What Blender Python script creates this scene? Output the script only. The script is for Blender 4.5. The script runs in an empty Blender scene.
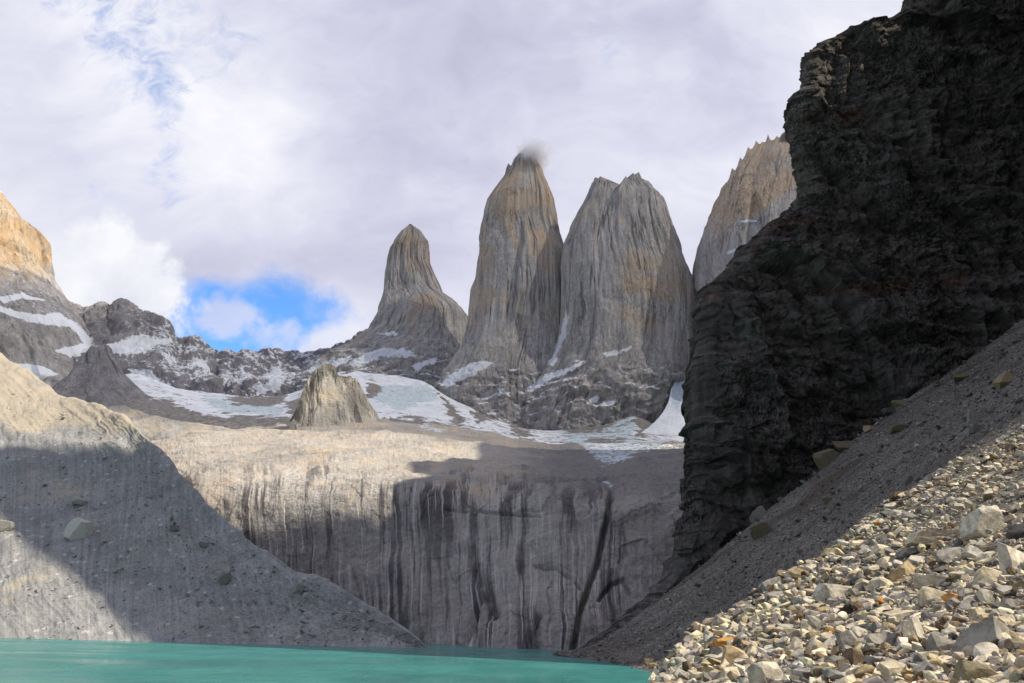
import bpy, bmesh, math, random
import numpy as np
from mathutils import Vector, Matrix

# ------------------------------------------------------------------ camera
SC = bpy.context.scene
COL = SC.collection
W, H, LENS = 1024, 683, 28.0
F = W * LENS / 36.0
PITCH = math.atan((624 - H / 2) / F); ROLL = math.radians(1.2)
EYE = np.array([0.0, 0.0, 16.0])
cam = bpy.data.cameras.new('camera')
cam.lens = LENS; cam.sensor_width = 36.0
cam.clip_start = 0.1; cam.clip_end = 60000
cam_ob = bpy.data.objects.new('camera', cam)
cam_ob.location = EYE
cam_ob.rotation_euler = (Matrix.Rotation(math.pi / 2 + PITCH, 3, 'X') @ Matrix.Rotation(ROLL, 3, 'Z')).to_euler()
COL.objects.link(cam_ob); SC.camera = cam_ob

# ------------------------------------------------------------------ light
SUN = np.array([0.67352, -0.31407, 0.66913]); SUN /= np.linalg.norm(SUN)
SUN_EL = math.asin(SUN[2]); SUN_AZ = math.atan2(SUN[0], SUN[1])   # azimuth from +Y towards +X
sun = bpy.data.lights.new('sun', 'SUN')
sun.energy = 5.0; sun.angle = math.radians(0.55); sun.color = (1.0, 0.92, 0.77)
sun_ob = bpy.data.objects.new('sun', sun); COL.objects.link(sun_ob)
sun_ob.rotation_euler = Vector(SUN).to_track_quat('Z', 'Y').to_euler()
SC.view_settings.view_transform = 'Standard'; SC.view_settings.look = 'None'
SC.view_settings.exposure = 0.16; SC.view_settings.gamma = 1.0
SC.cycles.volume_bounces = 6
SC.cycles.max_bounces = 8; SC.cycles.transparent_max_bounces = 12


def ray(px, py):
    cx = (np.asarray(px, float) - W / 2) / F; cy = (H / 2 - np.asarray(py, float)) / F
    cr, sr = math.cos(ROLL), math.sin(ROLL)
    cx, cy = cx * cr - cy * sr, cx * sr + cy * cr
    c, s = math.cos(PITCH), math.sin(PITCH)
    return cx, c - cy * s, s + cy * c


def P(px, py, d):
    """world point seen at a pixel, at the distance d along the ground axis"""
    x, y, z = ray(px, py)
    t = np.asarray(d, float) / y
    return np.stack([EYE[0] + x * t, EYE[1] + y * t, EYE[2] + z * t], -1)


def PIX(p):
    """pixel of world points (used to lay snow and dents where the photo has them)"""
    q = np.asarray(p, float) - EYE
    c, s = math.cos(PITCH), math.sin(PITCH)
    depth = q[..., 1] * c + q[..., 2] * s
    up = -q[..., 1] * s + q[..., 2] * c
    u, v = q[..., 0] / depth, up / depth
    cr, sr = math.cos(ROLL), math.sin(ROLL)
    return W / 2 + F * (u * cr + v * sr), H / 2 - F * (v * cr - u * sr)


def wd(px, py, z=0.0):
    """distance at which the ray of a pixel meets height z"""
    x, y, zz = ray(px, py)
    return (z - EYE[2]) / zz * y


# ------------------------------------------------------------------ node helper
class NT:
    def __init__(s, tree):
        s.t = tree; s.n = tree.nodes; s.l = tree.links

    def put(s, sock, v):
        if v is None: return
        if isinstance(v, bpy.types.NodeSocket): s.l.new(v, sock)
        elif isinstance(v, (tuple, list)):
            v = tuple(v)
            try: sock.default_value = v if len(v) == len(sock.default_value) else v + (1.0,)
            except Exception: sock.default_value = v[:3]
        else: sock.default_value = v

    def node(s, kind, out=0, ins=None, **props):
        n = s.n.new(kind)
        for k, v in props.items(): setattr(n, k, v)
        for k, v in (ins or {}).items(): s.put(n.inputs[k], v)
        return n.outputs[out]

    def math(s, op, a, b=None, c=None, clamp=False):
        ins = {0: a}
        if b is not None: ins[1] = b
        if c is not None: ins[2] = c
        return s.node('ShaderNodeMath', 0, ins, operation=op, use_clamp=clamp)

    def vmath(s, op, a, b=None):
        return s.node('ShaderNodeVectorMath', 0, {0: a, 1: b} if b is not None else {0: a}, operation=op)

    def scale(s, v, sc):
        return s.vmath('MULTIPLY', v, sc)

    def noise(s, vec, scale=1.0, detail=6.0, rough=0.55, dist=0.0, out=0):
        return s.node('ShaderNodeTexNoise', out, {'Vector': vec, 'Scale': scale, 'Detail': detail,
                                                  'Roughness': rough, 'Distortion': dist})

    def vor(s, vec, scale=1.0, feature='F1', out=0, rnd=1.0):
        return s.node('ShaderNodeTexVoronoi', out, {'Vector': vec, 'Scale': scale, 'Randomness': rnd}, feature=feature)

    def rng(s, v, a, b, c=0.0, d=1.0, smooth=True):
        return s.node('ShaderNodeMapRange', 0, {0: v, 1: a, 2: b, 3: c, 4: d},
                      interpolation_type='SMOOTHSTEP' if smooth else 'LINEAR')

    def ramp(s, fac, stops):
        n = s.n.new('ShaderNodeValToRGB'); s.put(n.inputs[0], fac)
        e = n.color_ramp.elements
        while len(e) < len(stops): e.new(0.5)
        for k, (p, c) in enumerate(stops):
            e[k].position = p; e[k].color = tuple(c) + (1.0,) if len(c) == 3 else c
        return n.outputs[0]

    def mix(s, fac, a, b, mode='MIX'):
        n = s.n.new('ShaderNodeMix'); n.data_type = 'RGBA'; n.blend_type = mode
        s.put(n.inputs[0], fac); s.put(n.inputs[6], a); s.put(n.inputs[7], b)
        return n.outputs[2]

    def attr(s, name, out='Fac'):
        n = s.n.new('ShaderNodeAttribute'); n.attribute_name = name
        return n.outputs[out]

    def bump(s, h, strength=1.0, dist=1.0, normal=None):
        return s.node('ShaderNodeBump', 0, {'Height': h, 'Strength': strength, 'Distance': dist, 'Normal': normal})

    def xyz(s, v):
        n = s.n.new('ShaderNodeSeparateXYZ'); s.put(n.inputs[0], v); return n.outputs


def new_mat(name):
    m = bpy.data.materials.new(name); m.use_nodes = True
    t = NT(m.node_tree); t.n.clear()
    out = t.n.new('ShaderNodeOutputMaterial')
    bs = t.n.new('ShaderNodeBsdfPrincipled')
    t.l.new(bs.outputs[0], out.inputs[0])
    bs.inputs['Roughness'].default_value = 0.9
    bs.inputs['Specular IOR Level'].default_value = 0.15
    return m, t, bs, out


# ------------------------------------------------------------------ sky
world = bpy.data.worlds.new('World'); SC.world = world; world.use_nodes = True


def build_sky():
    t = NT(world.node_tree); t.n.clear()
    out = t.n.new('ShaderNodeOutputWorld')
    sky = t.n.new('ShaderNodeTexSky'); sky.sky_type = 'NISHITA'; sky.sun_disc = False
    sky.sun_elevation = SUN_EL; sky.sun_rotation = SUN_AZ; sky.altitude = 900
    sky.air_density = 1.0; sky.dust_density = 0.3; sky.ozone_density = 2.5
    bg1 = t.n.new('ShaderNodeBackground'); bg1.inputs[1].default_value = 0.15
    t.put(bg1.inputs[0], t.mix(1.0, sky.outputs[0], (0.80, 1.22, 1.62), 'MULTIPLY'))
    d = t.node('ShaderNodeTexCoord', 'Generated')
    x, y, z = t.xyz(d)
    yy = t.math('MAXIMUM', y, 0.12)
    a = t.math('DIVIDE', x, yy); e = t.math('DIVIDE', z, yy)
    comb = t.node('ShaderNodeCombineXYZ', 0, {0: a, 1: e, 2: 0.0})
    n1 = t.noise(comb, 3.2, 7, 0.58, 0.15)
    n2 = t.noise(t.vmath('ADD', comb, (3.7, 1.9, 0.4)), 1.25, 5, 0.5, 0.1)
    n3 = t.noise(t.vmath('ADD', comb, (7.1, 4.2, 0.9)), 9.0, 8, 0.62, 0.2)
    n4 = t.noise(t.vmath('ADD', comb, (1.3, 8.2, 2.9)), 5.0, 8, 0.6, 0.3)

    def blob(px, py, rx, ry, rot=0.0, wob=0.0, nz=None, soft=(0.7, 1.25)):
        """soft mask round the sky direction of a pixel; rx, ry are radii in pixels there"""
        vx, vy, vz = ray(px, py)
        a0, e0 = float(vx / vy), float(vz / vy)
        vx2, vy2, vz2 = ray(px + rx, py); ra = abs(float(vx2 / vy2) - a0)
        vx2, vy2, vz2 = ray(px, py - ry); re = abs(float(vz2 / vy2) - e0)
        da = t.math('SUBTRACT', a, a0); de = t.math('SUBTRACT', e, e0)
        c, s = math.cos(rot), math.sin(rot)
        u = t.math('ADD', t.math('MULTIPLY', da, c / ra), t.math('MULTIPLY', de, s / ra))
        v = t.math('ADD', t.math('MULTIPLY', da, -s / re), t.math('MULTIPLY', de, c / re))
        r = t.math('SQRT', t.math('ADD', t.math('MULTIPLY', u, u), t.math('MULTIPLY', v, v)))
        if wob: r = t.math('ADD', r, t.math('MULTIPLY', t.math('SUBTRACT', nz if nz is not None else n1, 0.5), wob))
        return t.rng(r, soft[0], soft[1], 1.0, 0.0)

    def torn(b, nz, amt=1.0, lo=0.42, hi=0.60):
        return t.rng(t.math('ADD', b, t.math('MULTIPLY', t.math('SUBTRACT', nz, 0.5), amt)), lo, hi)

    # cloud deck: lavender grey underside, brighter torn puffs drifting over it
    wv = t.node('ShaderNodeTexNoise', 1, {'Vector': comb, 'Scale': 2.4, 'Detail': 4.0, 'Roughness': 0.55})
    cw = t.vmath('ADD', comb, t.scale(t.vmath('SUBTRACT', wv, (0.5, 0.5, 0.5)), (0.35, 0.25, 0)))
    p1 = t.noise(t.scale(cw, (1.0, 1.35, 1)), 2.6, 9, 0.56, 0.0)
    p2 = t.noise(t.vmath('ADD', t.scale(cw, (1.0, 1.3, 1)), (5.1, 2.2, 0)), 6.5, 9, 0.60, 0.0)
    p3 = t.noise(t.vmath('ADD', cw, (2.6, 9.1, 0)), 1.1, 5, 0.5, 0.0)
    f = t.math('ADD', t.math('MULTIPLY', p3, 0.30), t.math('ADD', t.math('MULTIPLY', p1, 0.45), t.math('MULTIPLY', p2, 0.25)))
    bias = 0.0
    def push(m, k):
        nonlocal f
        f = t.math('ADD', f, t.math('MULTIPLY', m, k))
    push(blob(570, 60, 330, 105, 0.0, 0.8, n2, (0.1, 1.5)), -0.085)
    push(blob(640, 160, 130, 90, 0.2, 0.7, n2, (0.1, 1.4)), 0.055)
    push(blob(60, 150, 190, 120, 0.0, 0.8, n2, (0.1, 1.5)), 0.035)
    push(blob(235, 150, 120, 130, 0.5, 0.9, n1, (0.1, 1.3)), 0.075)
    push(blob(60, 60, 120, 90, 0.0, 0.9, n1, (0.1, 1.4)), 0.04)
    push(blob(850, 60, 140, 120, 0.0, 0.8, n2, (0.2, 1.4)), 0.03)
    push(blob(250, 268, 190, 30, 0.0, 0.8, n1, (0.2, 1.4)), -0.06)
    push(blob(430, 260, 90, 60, 0.0, 0.8, n1, (0.2, 1.4)), -0.03)
    cl = t.ramp(f, [(0.34, (0.48, 0.48, 0.625)), (0.42, (0.565, 0.565, 0.70)), (0.49, (0.655, 0.66, 0.775)), (0.56, (0.755, 0.76, 0.845)), (0.64, (0.86, 0.86, 0.91))])
    cum = torn(blob(88, 290, 112, 70, -0.32, 0.2, n4, (0.15, 1.55)), n4, 2.2, 0.38, 0.68)
    cumc = t.ramp(t.math('ADD', t.math('MULTIPLY', n4, 0.6), t.math('MULTIPLY', n3, 0.4)), [(0.38, (0.70, 0.71, 0.80)), (0.56, (0.85, 0.86, 0.89))])
    cl = t.mix(cum, cl, cumc)
    # openings to the blue
    hole = torn(blob(244, 336, 205, 62, -0.03, 0.2, n1, (0.10, 1.5)), n4, 2.4, 0.28, 0.86)
    hole = t.math('MULTIPLY', hole, t.math('SUBTRACT', 1.0, cum))
    wisp = t.math('MULTIPLY', torn(blob(250, 326, 90, 40, -0.35, 0.4, n3, (0.1, 1.3)), n3, 3.2, 0.40, 1.0), 0.7)
    wisp2 = t.math('MULTIPLY', torn(blob(345, 344, 70, 34, 0.2, 0.4, n3, (0.2, 1.3)), n3, 2.6, 0.3, 0.85), 0.9)
    hole = t.math('MULTIPLY', hole, t.math('SUBTRACT', 1.0, t.math('MAXIMUM', wisp, wisp2)))
    n5 = t.noise(t.vmath('ADD', cw, (4.4, 6.1, 1.2)), 15.0, 7, 0.66, 0.5)
    for (px, py, rx, ry, rot, k) in ((105, 14, 90, 60, 0.0, 0.62), (158, 80, 42, 90, 0.5, 0.62), (176, 168, 34, 60, 0.2, 0.6), (200, 30, 90, 80, 0.6, 0.35)):
        b = t.math('MULTIPLY', torn(blob(px, py, rx, ry, rot, 0.3, n3, (0.0, 1.5)), t.math('ADD', t.math('MULTIPLY', n5, 0.6), t.math('MULTIPLY', n4, 0.4)), 4.6, 0.62, 1.6), k)
        hole = t.math('MAXIMUM', hole, b)
    # the unseen sky behind and beside the camera is dimmed to lower fill light
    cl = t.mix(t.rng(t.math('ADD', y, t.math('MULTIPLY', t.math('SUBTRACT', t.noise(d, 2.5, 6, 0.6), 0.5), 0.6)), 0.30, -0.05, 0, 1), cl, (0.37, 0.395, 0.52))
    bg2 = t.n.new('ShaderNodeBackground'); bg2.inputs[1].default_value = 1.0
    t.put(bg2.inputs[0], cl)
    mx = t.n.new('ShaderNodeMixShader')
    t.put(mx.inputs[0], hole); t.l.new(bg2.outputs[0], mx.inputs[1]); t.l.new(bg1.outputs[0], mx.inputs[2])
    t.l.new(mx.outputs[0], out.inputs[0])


build_sky()

# ------------------------------------------------------------------ numpy noise
def _hash(ix, iy, iz, seed):
    h = (ix.astype(np.uint32) * np.uint32(374761393) + iy.astype(np.uint32) * np.uint32(668265263)
         + iz.astype(np.uint32) * np.uint32(2147483647 - 1274126177 % 7) + np.uint32((seed * 974634777 + 12345) & 0xffffffff))
    h ^= h >> np.uint32(13); h *= np.uint32(1274126177); h ^= h >> np.uint32(16)
    h *= np.uint32(2246822519); h ^= h >> np.uint32(15)
    return h


def vnoise(p, seed=0):
    """gradient noise, about -1..1"""
    i = np.floor(p).astype(np.int64); f = p - i
    u = f * f * f * (f * (f * 6 - 15) + 10)
    r = 0.0
    for dx in (0, 1):
        wx = u[..., 0] if dx else 1 - u[..., 0]
        for dy in (0, 1):
            wy = u[..., 1] if dy else 1 - u[..., 1]
            for dz in (0, 1):
                wz = u[..., 2] if dz else 1 - u[..., 2]
                h = _hash(i[..., 0] + dx, i[..., 1] + dy, i[..., 2] + dz, seed)
                g0 = (h & np.uint32(1023)).astype(np.float64) / 511.5 - 1
                g1 = ((h >> np.uint32(10)) & np.uint32(1023)).astype(np.float64) / 511.5 - 1
                g2 = ((h >> np.uint32(20)) & np.uint32(1023)).astype(np.float64) / 511.5 - 1
                r = r + wx * wy * wz * (g0 * (f[..., 0] - dx) + g1 * (f[..., 1] - dy) + g2 * (f[..., 2] - dz))
    return r * 1.3


def fbm(p, octv=5, rough=0.5, lac=2.03, seed=0, ridged=False):
    r = 0.0; a = 1.0; tot = 0.0; q = np.array(p, float)
    for k in range(octv):
        n = vnoise(q, seed + 17 * k)
        if ridged: n = 1 - 2 * np.abs(n)
        r = r + a * n; tot += a; a *= rough; q = q * lac + 11.3
    return r / tot


def cells(p, seed=0):
    """2-D cellular noise on the first two columns: random height of the cell, F2-F1"""
    ix = np.floor(p[..., 0]).astype(np.int64); iy = np.floor(p[..., 1]).astype(np.int64)
    b1 = np.full(p.shape[:-1], 9.0); b2 = b1.copy(); hv = np.zeros(p.shape[:-1])
    for dx in (-1, 0, 1):
        for dy in (-1, 0, 1):
            h = _hash(ix + dx, iy + dy, ix * 0, seed)
            fx = (h & np.uint32(1023)) / 1023.0; fy = ((h >> np.uint32(10)) & np.uint32(1023)) / 1023.0
            d = np.hypot(ix + dx + fx - p[..., 0], iy + dy + fy - p[..., 1])
            hh = ((h >> np.uint32(20)) & np.uint32(1023)) / 1023.0
            closer = d < b1
            b2 = np.where(closer, b1, np.minimum(b2, d))
            hv = np.where(closer, hh, hv); b1 = np.where(closer, d, b1)
    return hv, b2 - b1


def facet(u, v, su, sv, seed, step=0.6):
    """chiselled planes: every cell of a warped mosaic has its own height and its own tilt; about -1..1"""
    x = u / su; y = v / sv
    ix = np.floor(x).astype(np.int64); iy = np.floor(y).astype(np.int64)
    b1 = np.full(x.shape, 9.0); b2 = b1.copy(); r = np.zeros(x.shape); r2 = np.zeros(x.shape)
    for dx in (-1, 0, 1):
        for dy in (-1, 0, 1):
            h = _hash(ix + dx, iy + dy, ix * 0 + 7, seed)
            fx = (h & np.uint32(255)) / 255.0; fy = ((h >> np.uint32(8)) & np.uint32(255)) / 255.0
            g = _hash(ix + dx, iy + dy, ix * 0 + 91, seed)
            ox = x - (ix + dx + fx); oy = y - (iy + dy + fy)
            d = np.hypot(ox, oy)
            val = (((h >> np.uint32(16)) & np.uint32(255)) / 255.0 - 0.5) * 2 * step + ((g & np.uint32(255)) / 127.5 - 1) * ox * 1.1 + (((g >> np.uint32(8)) & np.uint32(255)) / 127.5 - 1) * oy * 0.8
            c = d < b1; c2 = (~c) & (d < b2)
            r2 = np.where(c, r, np.where(c2, val, r2)); b2 = np.where(c, b1, np.where(c2, d, b2))
            r = np.where(c, val, r); b1 = np.where(c, d, b1)
    m = 0.5 * (1 - sstep(b2 - b1, 0, 0.11))       # bevel the edges between planes
    return r * (1 - m) + r2 * m


def warp_px(G, px, py, a=5.0, b=2.0):
    """pixel coordinates shaken by noise, so that traced outlines get ragged edges"""
    n1 = fbm(G / 70, 4, 0.6, seed=901); n2 = fbm(G / 70, 4, 0.6, seed=902); n3 = fbm(G / 14, 3, 0.6, seed=903); n4 = fbm(G / 14, 3, 0.6, seed=904)
    return px + n1 * a * 2 + n3 * b * 2, py + n2 * a * 1.2 + n4 * b * 1.4


def sstep(x, a, b):
    t = np.clip((x - a) / (b - a), 0, 1); return t * t * (3 - 2 * t)


def poly_mask(px, py, poly, soft=2.0):
    """1 inside a polygon, fading over soft units"""
    poly = np.array(poly, float); n = len(poly)
    inside = np.zeros(px.shape, bool); dist = np.full(px.shape, 1e9)
    for k in range(n):
        (x0, y0), (x1, y1) = poly[k], poly[(k + 1) % n]
        if y0 != y1:
            cond = ((y0 > py) != (y1 > py)) & (px < (x1 - x0) * (py - y0) / (y1 - y0) + x0)
            inside ^= cond
        ex, ey = x1 - x0, y1 - y0; L = ex * ex + ey * ey + 1e-9
        tt = np.clip(((px - x0) * ex + (py - y0) * ey) / L, 0, 1)
        dist = np.minimum(dist, np.hypot(px - x0 - tt * ex, py - y0 - tt * ey))
    sd = np.where(inside, dist, -dist)
    return sstep(sd, -soft, soft)


def line_dist(px, py, pts):
    dist = np.full(px.shape, 1e9)
    for (x0, y0), (x1, y1) in zip(pts[:-1], pts[1:]):
        ex, ey = x1 - x0, y1 - y0; L = ex * ex + ey * ey + 1e-9
        tt = np.clip(((px - x0) * ex + (py - y0) * ey) / L, 0, 1)
        dist = np.minimum(dist, np.hypot(px - x0 - tt * ex, py - y0 - tt * ey))
    return dist


# ------------------------------------------------------------------ mesh helpers
def raw_mesh(name, V, faces_flat, fsize, mat, smooth=True, uv=None, attrs=None, cols=None, parent=None):
    me = bpy.data.meshes.new(name)
    nv = len(V); nf = len(faces_flat) // fsize
    me.vertices.add(nv); me.vertices.foreach_set('co', np.ascontiguousarray(V, np.float32).ravel())
    me.loops.add(nf * fsize); me.loops.foreach_set('vertex_index', np.ascontiguousarray(faces_flat, np.int32))
    me.polygons.add(nf)
    me.polygons.foreach_set('loop_start', np.arange(0, nf * fsize, fsize, dtype=np.int32))
    me.polygons.foreach_set('use_smooth', np.full(nf, smooth, bool))
    me.update(calc_edges=True)
    if uv is not None:
        l = me.uv_layers.new(name='UVMap')
        l.data.foreach_set('uv', np.ascontiguousarray(uv[faces_flat], np.float32).ravel())
    for k, v in (attrs or {}).items():
        at = me.attributes.new(k, 'FLOAT', 'POINT'); at.data.foreach_set('value', np.ascontiguousarray(v, np.float32).ravel())
    for k, v in (cols or {}).items():
        at = me.attributes.new(k, 'FLOAT_COLOR', 'POINT')
        c4 = np.ones((nv, 4), np.float32); c4[:, :3] = v
        at.data.foreach_set('color', c4.ravel())
    me.materials.append(mat)
    o = bpy.data.objects.new(name, me); COL.objects.link(o)
    if parent is not None: o.parent = parent
    return o


def grid_faces(nu, nv, wrap=False):
    i = np.arange(nu if wrap else nu - 1); j = np.arange(nv - 1)
    I, J = np.meshgrid(i, j); I2 = (I + 1) % nu
    return np.stack([J * nu + I, J * nu + I2, (J + 1) * nu + I2, (J + 1) * nu + I], -1).reshape(-1)


def grid_normals(G, wrap=False):
    if wrap: du = np.roll(G, -1, 1) - np.roll(G, 1, 1)
    else: du = np.gradient(G, axis=1)
    dv = np.gradient(G, axis=0)
    n = np.cross(du, dv); n /= np.linalg.norm(n, axis=-1, keepdims=True) + 1e-9
    return n


def smooth1(a, k, axis, it=2):
    if k < 1: return a
    for _ in range(it):
        pad = [(0, 0)] * a.ndim; pad[axis] = (k, k)
        b = np.pad(a, pad, mode='reflect', reflect_type='odd'); c = np.cumsum(b, axis=axis)
        z = np.zeros_like(np.take(c, [0], axis=axis)); c = np.concatenate([z, c], axis=axis)
        n = a.shape[axis]; w = 2 * k + 1
        a = (np.take(c, np.arange(w, w + n), axis=axis) - np.take(c, np.arange(0, n), axis=axis)) / w
    return a


def loft_rows(rows, nu, nv, su=0, sv=0, us=None):
    """rows of (px, py, d) control points -> grid (nv, nu, 3) of world points"""
    R = []
    for r in rows:
        r = np.array(r, float)
        w = P(r[:, 0], r[:, 1], r[:, 2])
        s = np.concatenate([[0], np.cumsum(np.hypot(np.diff(r[:, 0]), np.diff(r[:, 1])))]); s /= s[-1]
        u = np.linspace(0, 1, nu)
        R.append(np.stack([np.interp(u, s, w[:, k]) for k in range(3)], -1))
    R = np.array(R)
    px, py = PIX(R)
    st = np.concatenate([[0], np.cumsum(np.maximum(4, np.hypot(np.diff(px, axis=0), np.diff(py, axis=0)).mean(1)))]); st /= st[-1]
    v = np.linspace(0, 1, nv)
    k = np.clip(np.searchsorted(st, v, side='right') - 1, 0, len(st) - 2)
    tt = ((v - st[k]) / (st[k + 1] - st[k]))[:, None, None]
    G = R[k] * (1 - tt) + R[k + 1] * tt
    if su: G = smooth1(G, su, 1)
    if sv: G = smooth1(G, sv, 0)
    return G


def metric_uv(G):
    du = np.linalg.norm(np.diff(G, axis=1), axis=-1).mean(0); dv = np.linalg.norm(np.diff(G, axis=0), axis=-1).mean(1)
    U = np.concatenate([[0], np.cumsum(du)]); V = np.concatenate([[0], np.cumsum(dv)])
    return np.stack(np.meshgrid(U, V), -1)


def tag(o, label=None, cat=None, group=None, kind=None):
    if label: o['label'] = label
    if cat: o['category'] = cat
    if group: o['group'] = group
    if kind: o['kind'] = kind
    return o

# ------------------------------------------------------------------ materials
def rock_mat(name, dark, mid, light, warm, hs=18.0, vs=160.0, big=260.0, fine=7.0, crack=26.0, bump=1.0,
             warm_lo=0.52, warm_hi=0.72, use_uv=False, bdist=3.0, strata=0.0, snowy=True, crk=0.5):
    m, t, bs, out = new_mat(name)
    pos = t.node('ShaderNodeNewGeometry', 'Position')
    if use_uv:
        uv = t.node('ShaderNodeTexCoord', 'UV')
        pst = t.scale(uv, (1 / hs, 1 / vs, 0))
    else:
        pst = t.scale(pos, (1 / hs, 1 / hs, 1 / vs))
    n_st = t.noise(pst, 1.0, 9, 0.6, 0.12)
    n_big = t.noise(pos, 1 / big, 6, 0.55, 0.4)
    n_fine = t.noise(pos, 1 / fine, 8, 0.66)
    f = t.math('ADD', t.math('MULTIPLY', n_st, 0.45), t.math('ADD', t.math('MULTIPLY', n_big, 0.25), t.math('MULTIPLY', n_fine, 0.30)))
    if strata:
        ps = t.scale(pos, (1 / 120, 1 / 120, 1 / strata))
        f = t.math('ADD', t.math('MULTIPLY', f, 0.65), t.math('MULTIPLY', t.noise(ps, 1, 7, 0.65, 0.6), 0.35))
    col = t.ramp(f, [(0.36, dark), (0.49, mid), (0.63, light)])
    wf = t.math('ADD', t.noise(t.vmath('ADD', pos, (811., 77., 310.)), 1.6 / big, 7, 0.62, 0.8), t.math('MULTIPLY', t.attr('warm'), 0.22))
    col = t.mix(t.rng(wf, warm_lo, warm_hi, 0, 0.85), col, warm)
    col = t.mix(t.attr('dust'), col, t.ramp(n_fine, [(0.35, (0.085, 0.078, 0.07)), (0.65, (0.22, 0.204, 0.185))]))
    lum = t.node('ShaderNodeRGBToBW', 0, {0: col})
    col = t.mix(t.attr('grey'), col, t.mix(1.0, (0.98, 0.95, 0.95), lum, 'MULTIPLY'))
    cv = t.node('ShaderNodeTexVoronoi', 0, {'Vector': t.vmath('ADD', t.scale(pos, (1 / crack, 1 / crack, 0.28 / crack)),
                t.scale(t.noise(pos, 1.2 / crack, 4, 0.6, 0, 1), (0.9, 0.9, 0.9)))}, feature='DISTANCE_TO_EDGE')
    cr = t.rng(cv, 0.0, 0.07, 1.0, 0.0)
    cr = t.math('MULTIPLY', cr, t.rng(n_big, 0.4, 0.62))
    col = t.mix(t.math('MULTIPLY', cr, crk), col, tuple(c * 0.4 for c in dark))
    col = t.mix(t.math('MULTIPLY', t.attr('dark_and_shade'), 0.9), col, tuple(c * 0.45 for c in dark))  # darkens cracks and dark rock, and carries painted shade on the outcrop
    h = t.math('ADD', t.math('MULTIPLY', n_fine, 0.7), t.math('ADD', t.math('MULTIPLY', n_st, 0.35), t.math('MULTIPLY', cr, -0.35)))
    if snowy:
        sf = t.math('ADD', t.attr('snow'), t.math('MULTIPLY', t.math('SUBTRACT', t.noise(pos, 1 / 11, 8, 0.7), 0.5), 1.1))
        sn = t.rng(sf, 0.42, 0.60)
        ice = t.mix(t.rng(t.attr('ice'), 0.3, 0.7), (0.74, 0.77, 0.82), (0.42, 0.56, 0.62))
        col = t.mix(sn, col, ice)
        t.put(bs.inputs['Roughness'], t.rng(sn, 0, 1, 0.92, 0.6))
    t.put(bs.inputs['Base Color'], col)
    t.put(bs.inputs['Normal'], t.bump(h, min(1.0, bump), bdist * max(1.0, bump)))
    return m


M_GRAN = rock_mat('granite', (0.20, 0.193, 0.192), (0.385, 0.37, 0.355), (0.55, 0.53, 0.50), (0.47, 0.355, 0.25), crack=36, hs=13, vs=240, fine=8, warm_lo=0.50, warm_hi=0.72)
M_GOLD = rock_mat('golden_granite', (0.20, 0.185, 0.175), (0.43, 0.345, 0.25), (0.60, 0.52, 0.42), (0.50, 0.32, 0.16), warm_lo=0.5, warm_hi=0.8)
M_PEACH = rock_mat('peach_granite', (0.29, 0.25, 0.225), (0.48, 0.43, 0.375), (0.60, 0.55, 0.49), (0.52, 0.40, 0.29), warm_lo=0.47, warm_hi=0.7, crack=50)
M_DARK = rock_mat('dark_sediment_rock', (0.032, 0.028, 0.025), (0.098, 0.085, 0.074), (0.225, 0.20, 0.175), (0.15, 0.085, 0.054),
                  hs=9, vs=60, big=90, fine=4.5, crack=17, strata=7.0, warm_lo=0.64, warm_hi=0.84, snowy=False, bdist=4.5, crk=0.9)
M_RIDGE = rock_mat('grey_ridge_rock', (0.125, 0.122, 0.135), (0.22, 0.213, 0.226), (0.34, 0.33, 0.335), (0.26, 0.21, 0.185), hs=30, vs=80, warm_lo=0.6, warm_hi=0.8)
M_KNOB = rock_mat('tan_knob_rock', (0.34, 0.315, 0.28), (0.54, 0.505, 0.44), (0.66, 0.63, 0.56), (0.55, 0.47, 0.36), hs=9, vs=60, big=90, fine=4, crack=16)


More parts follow.
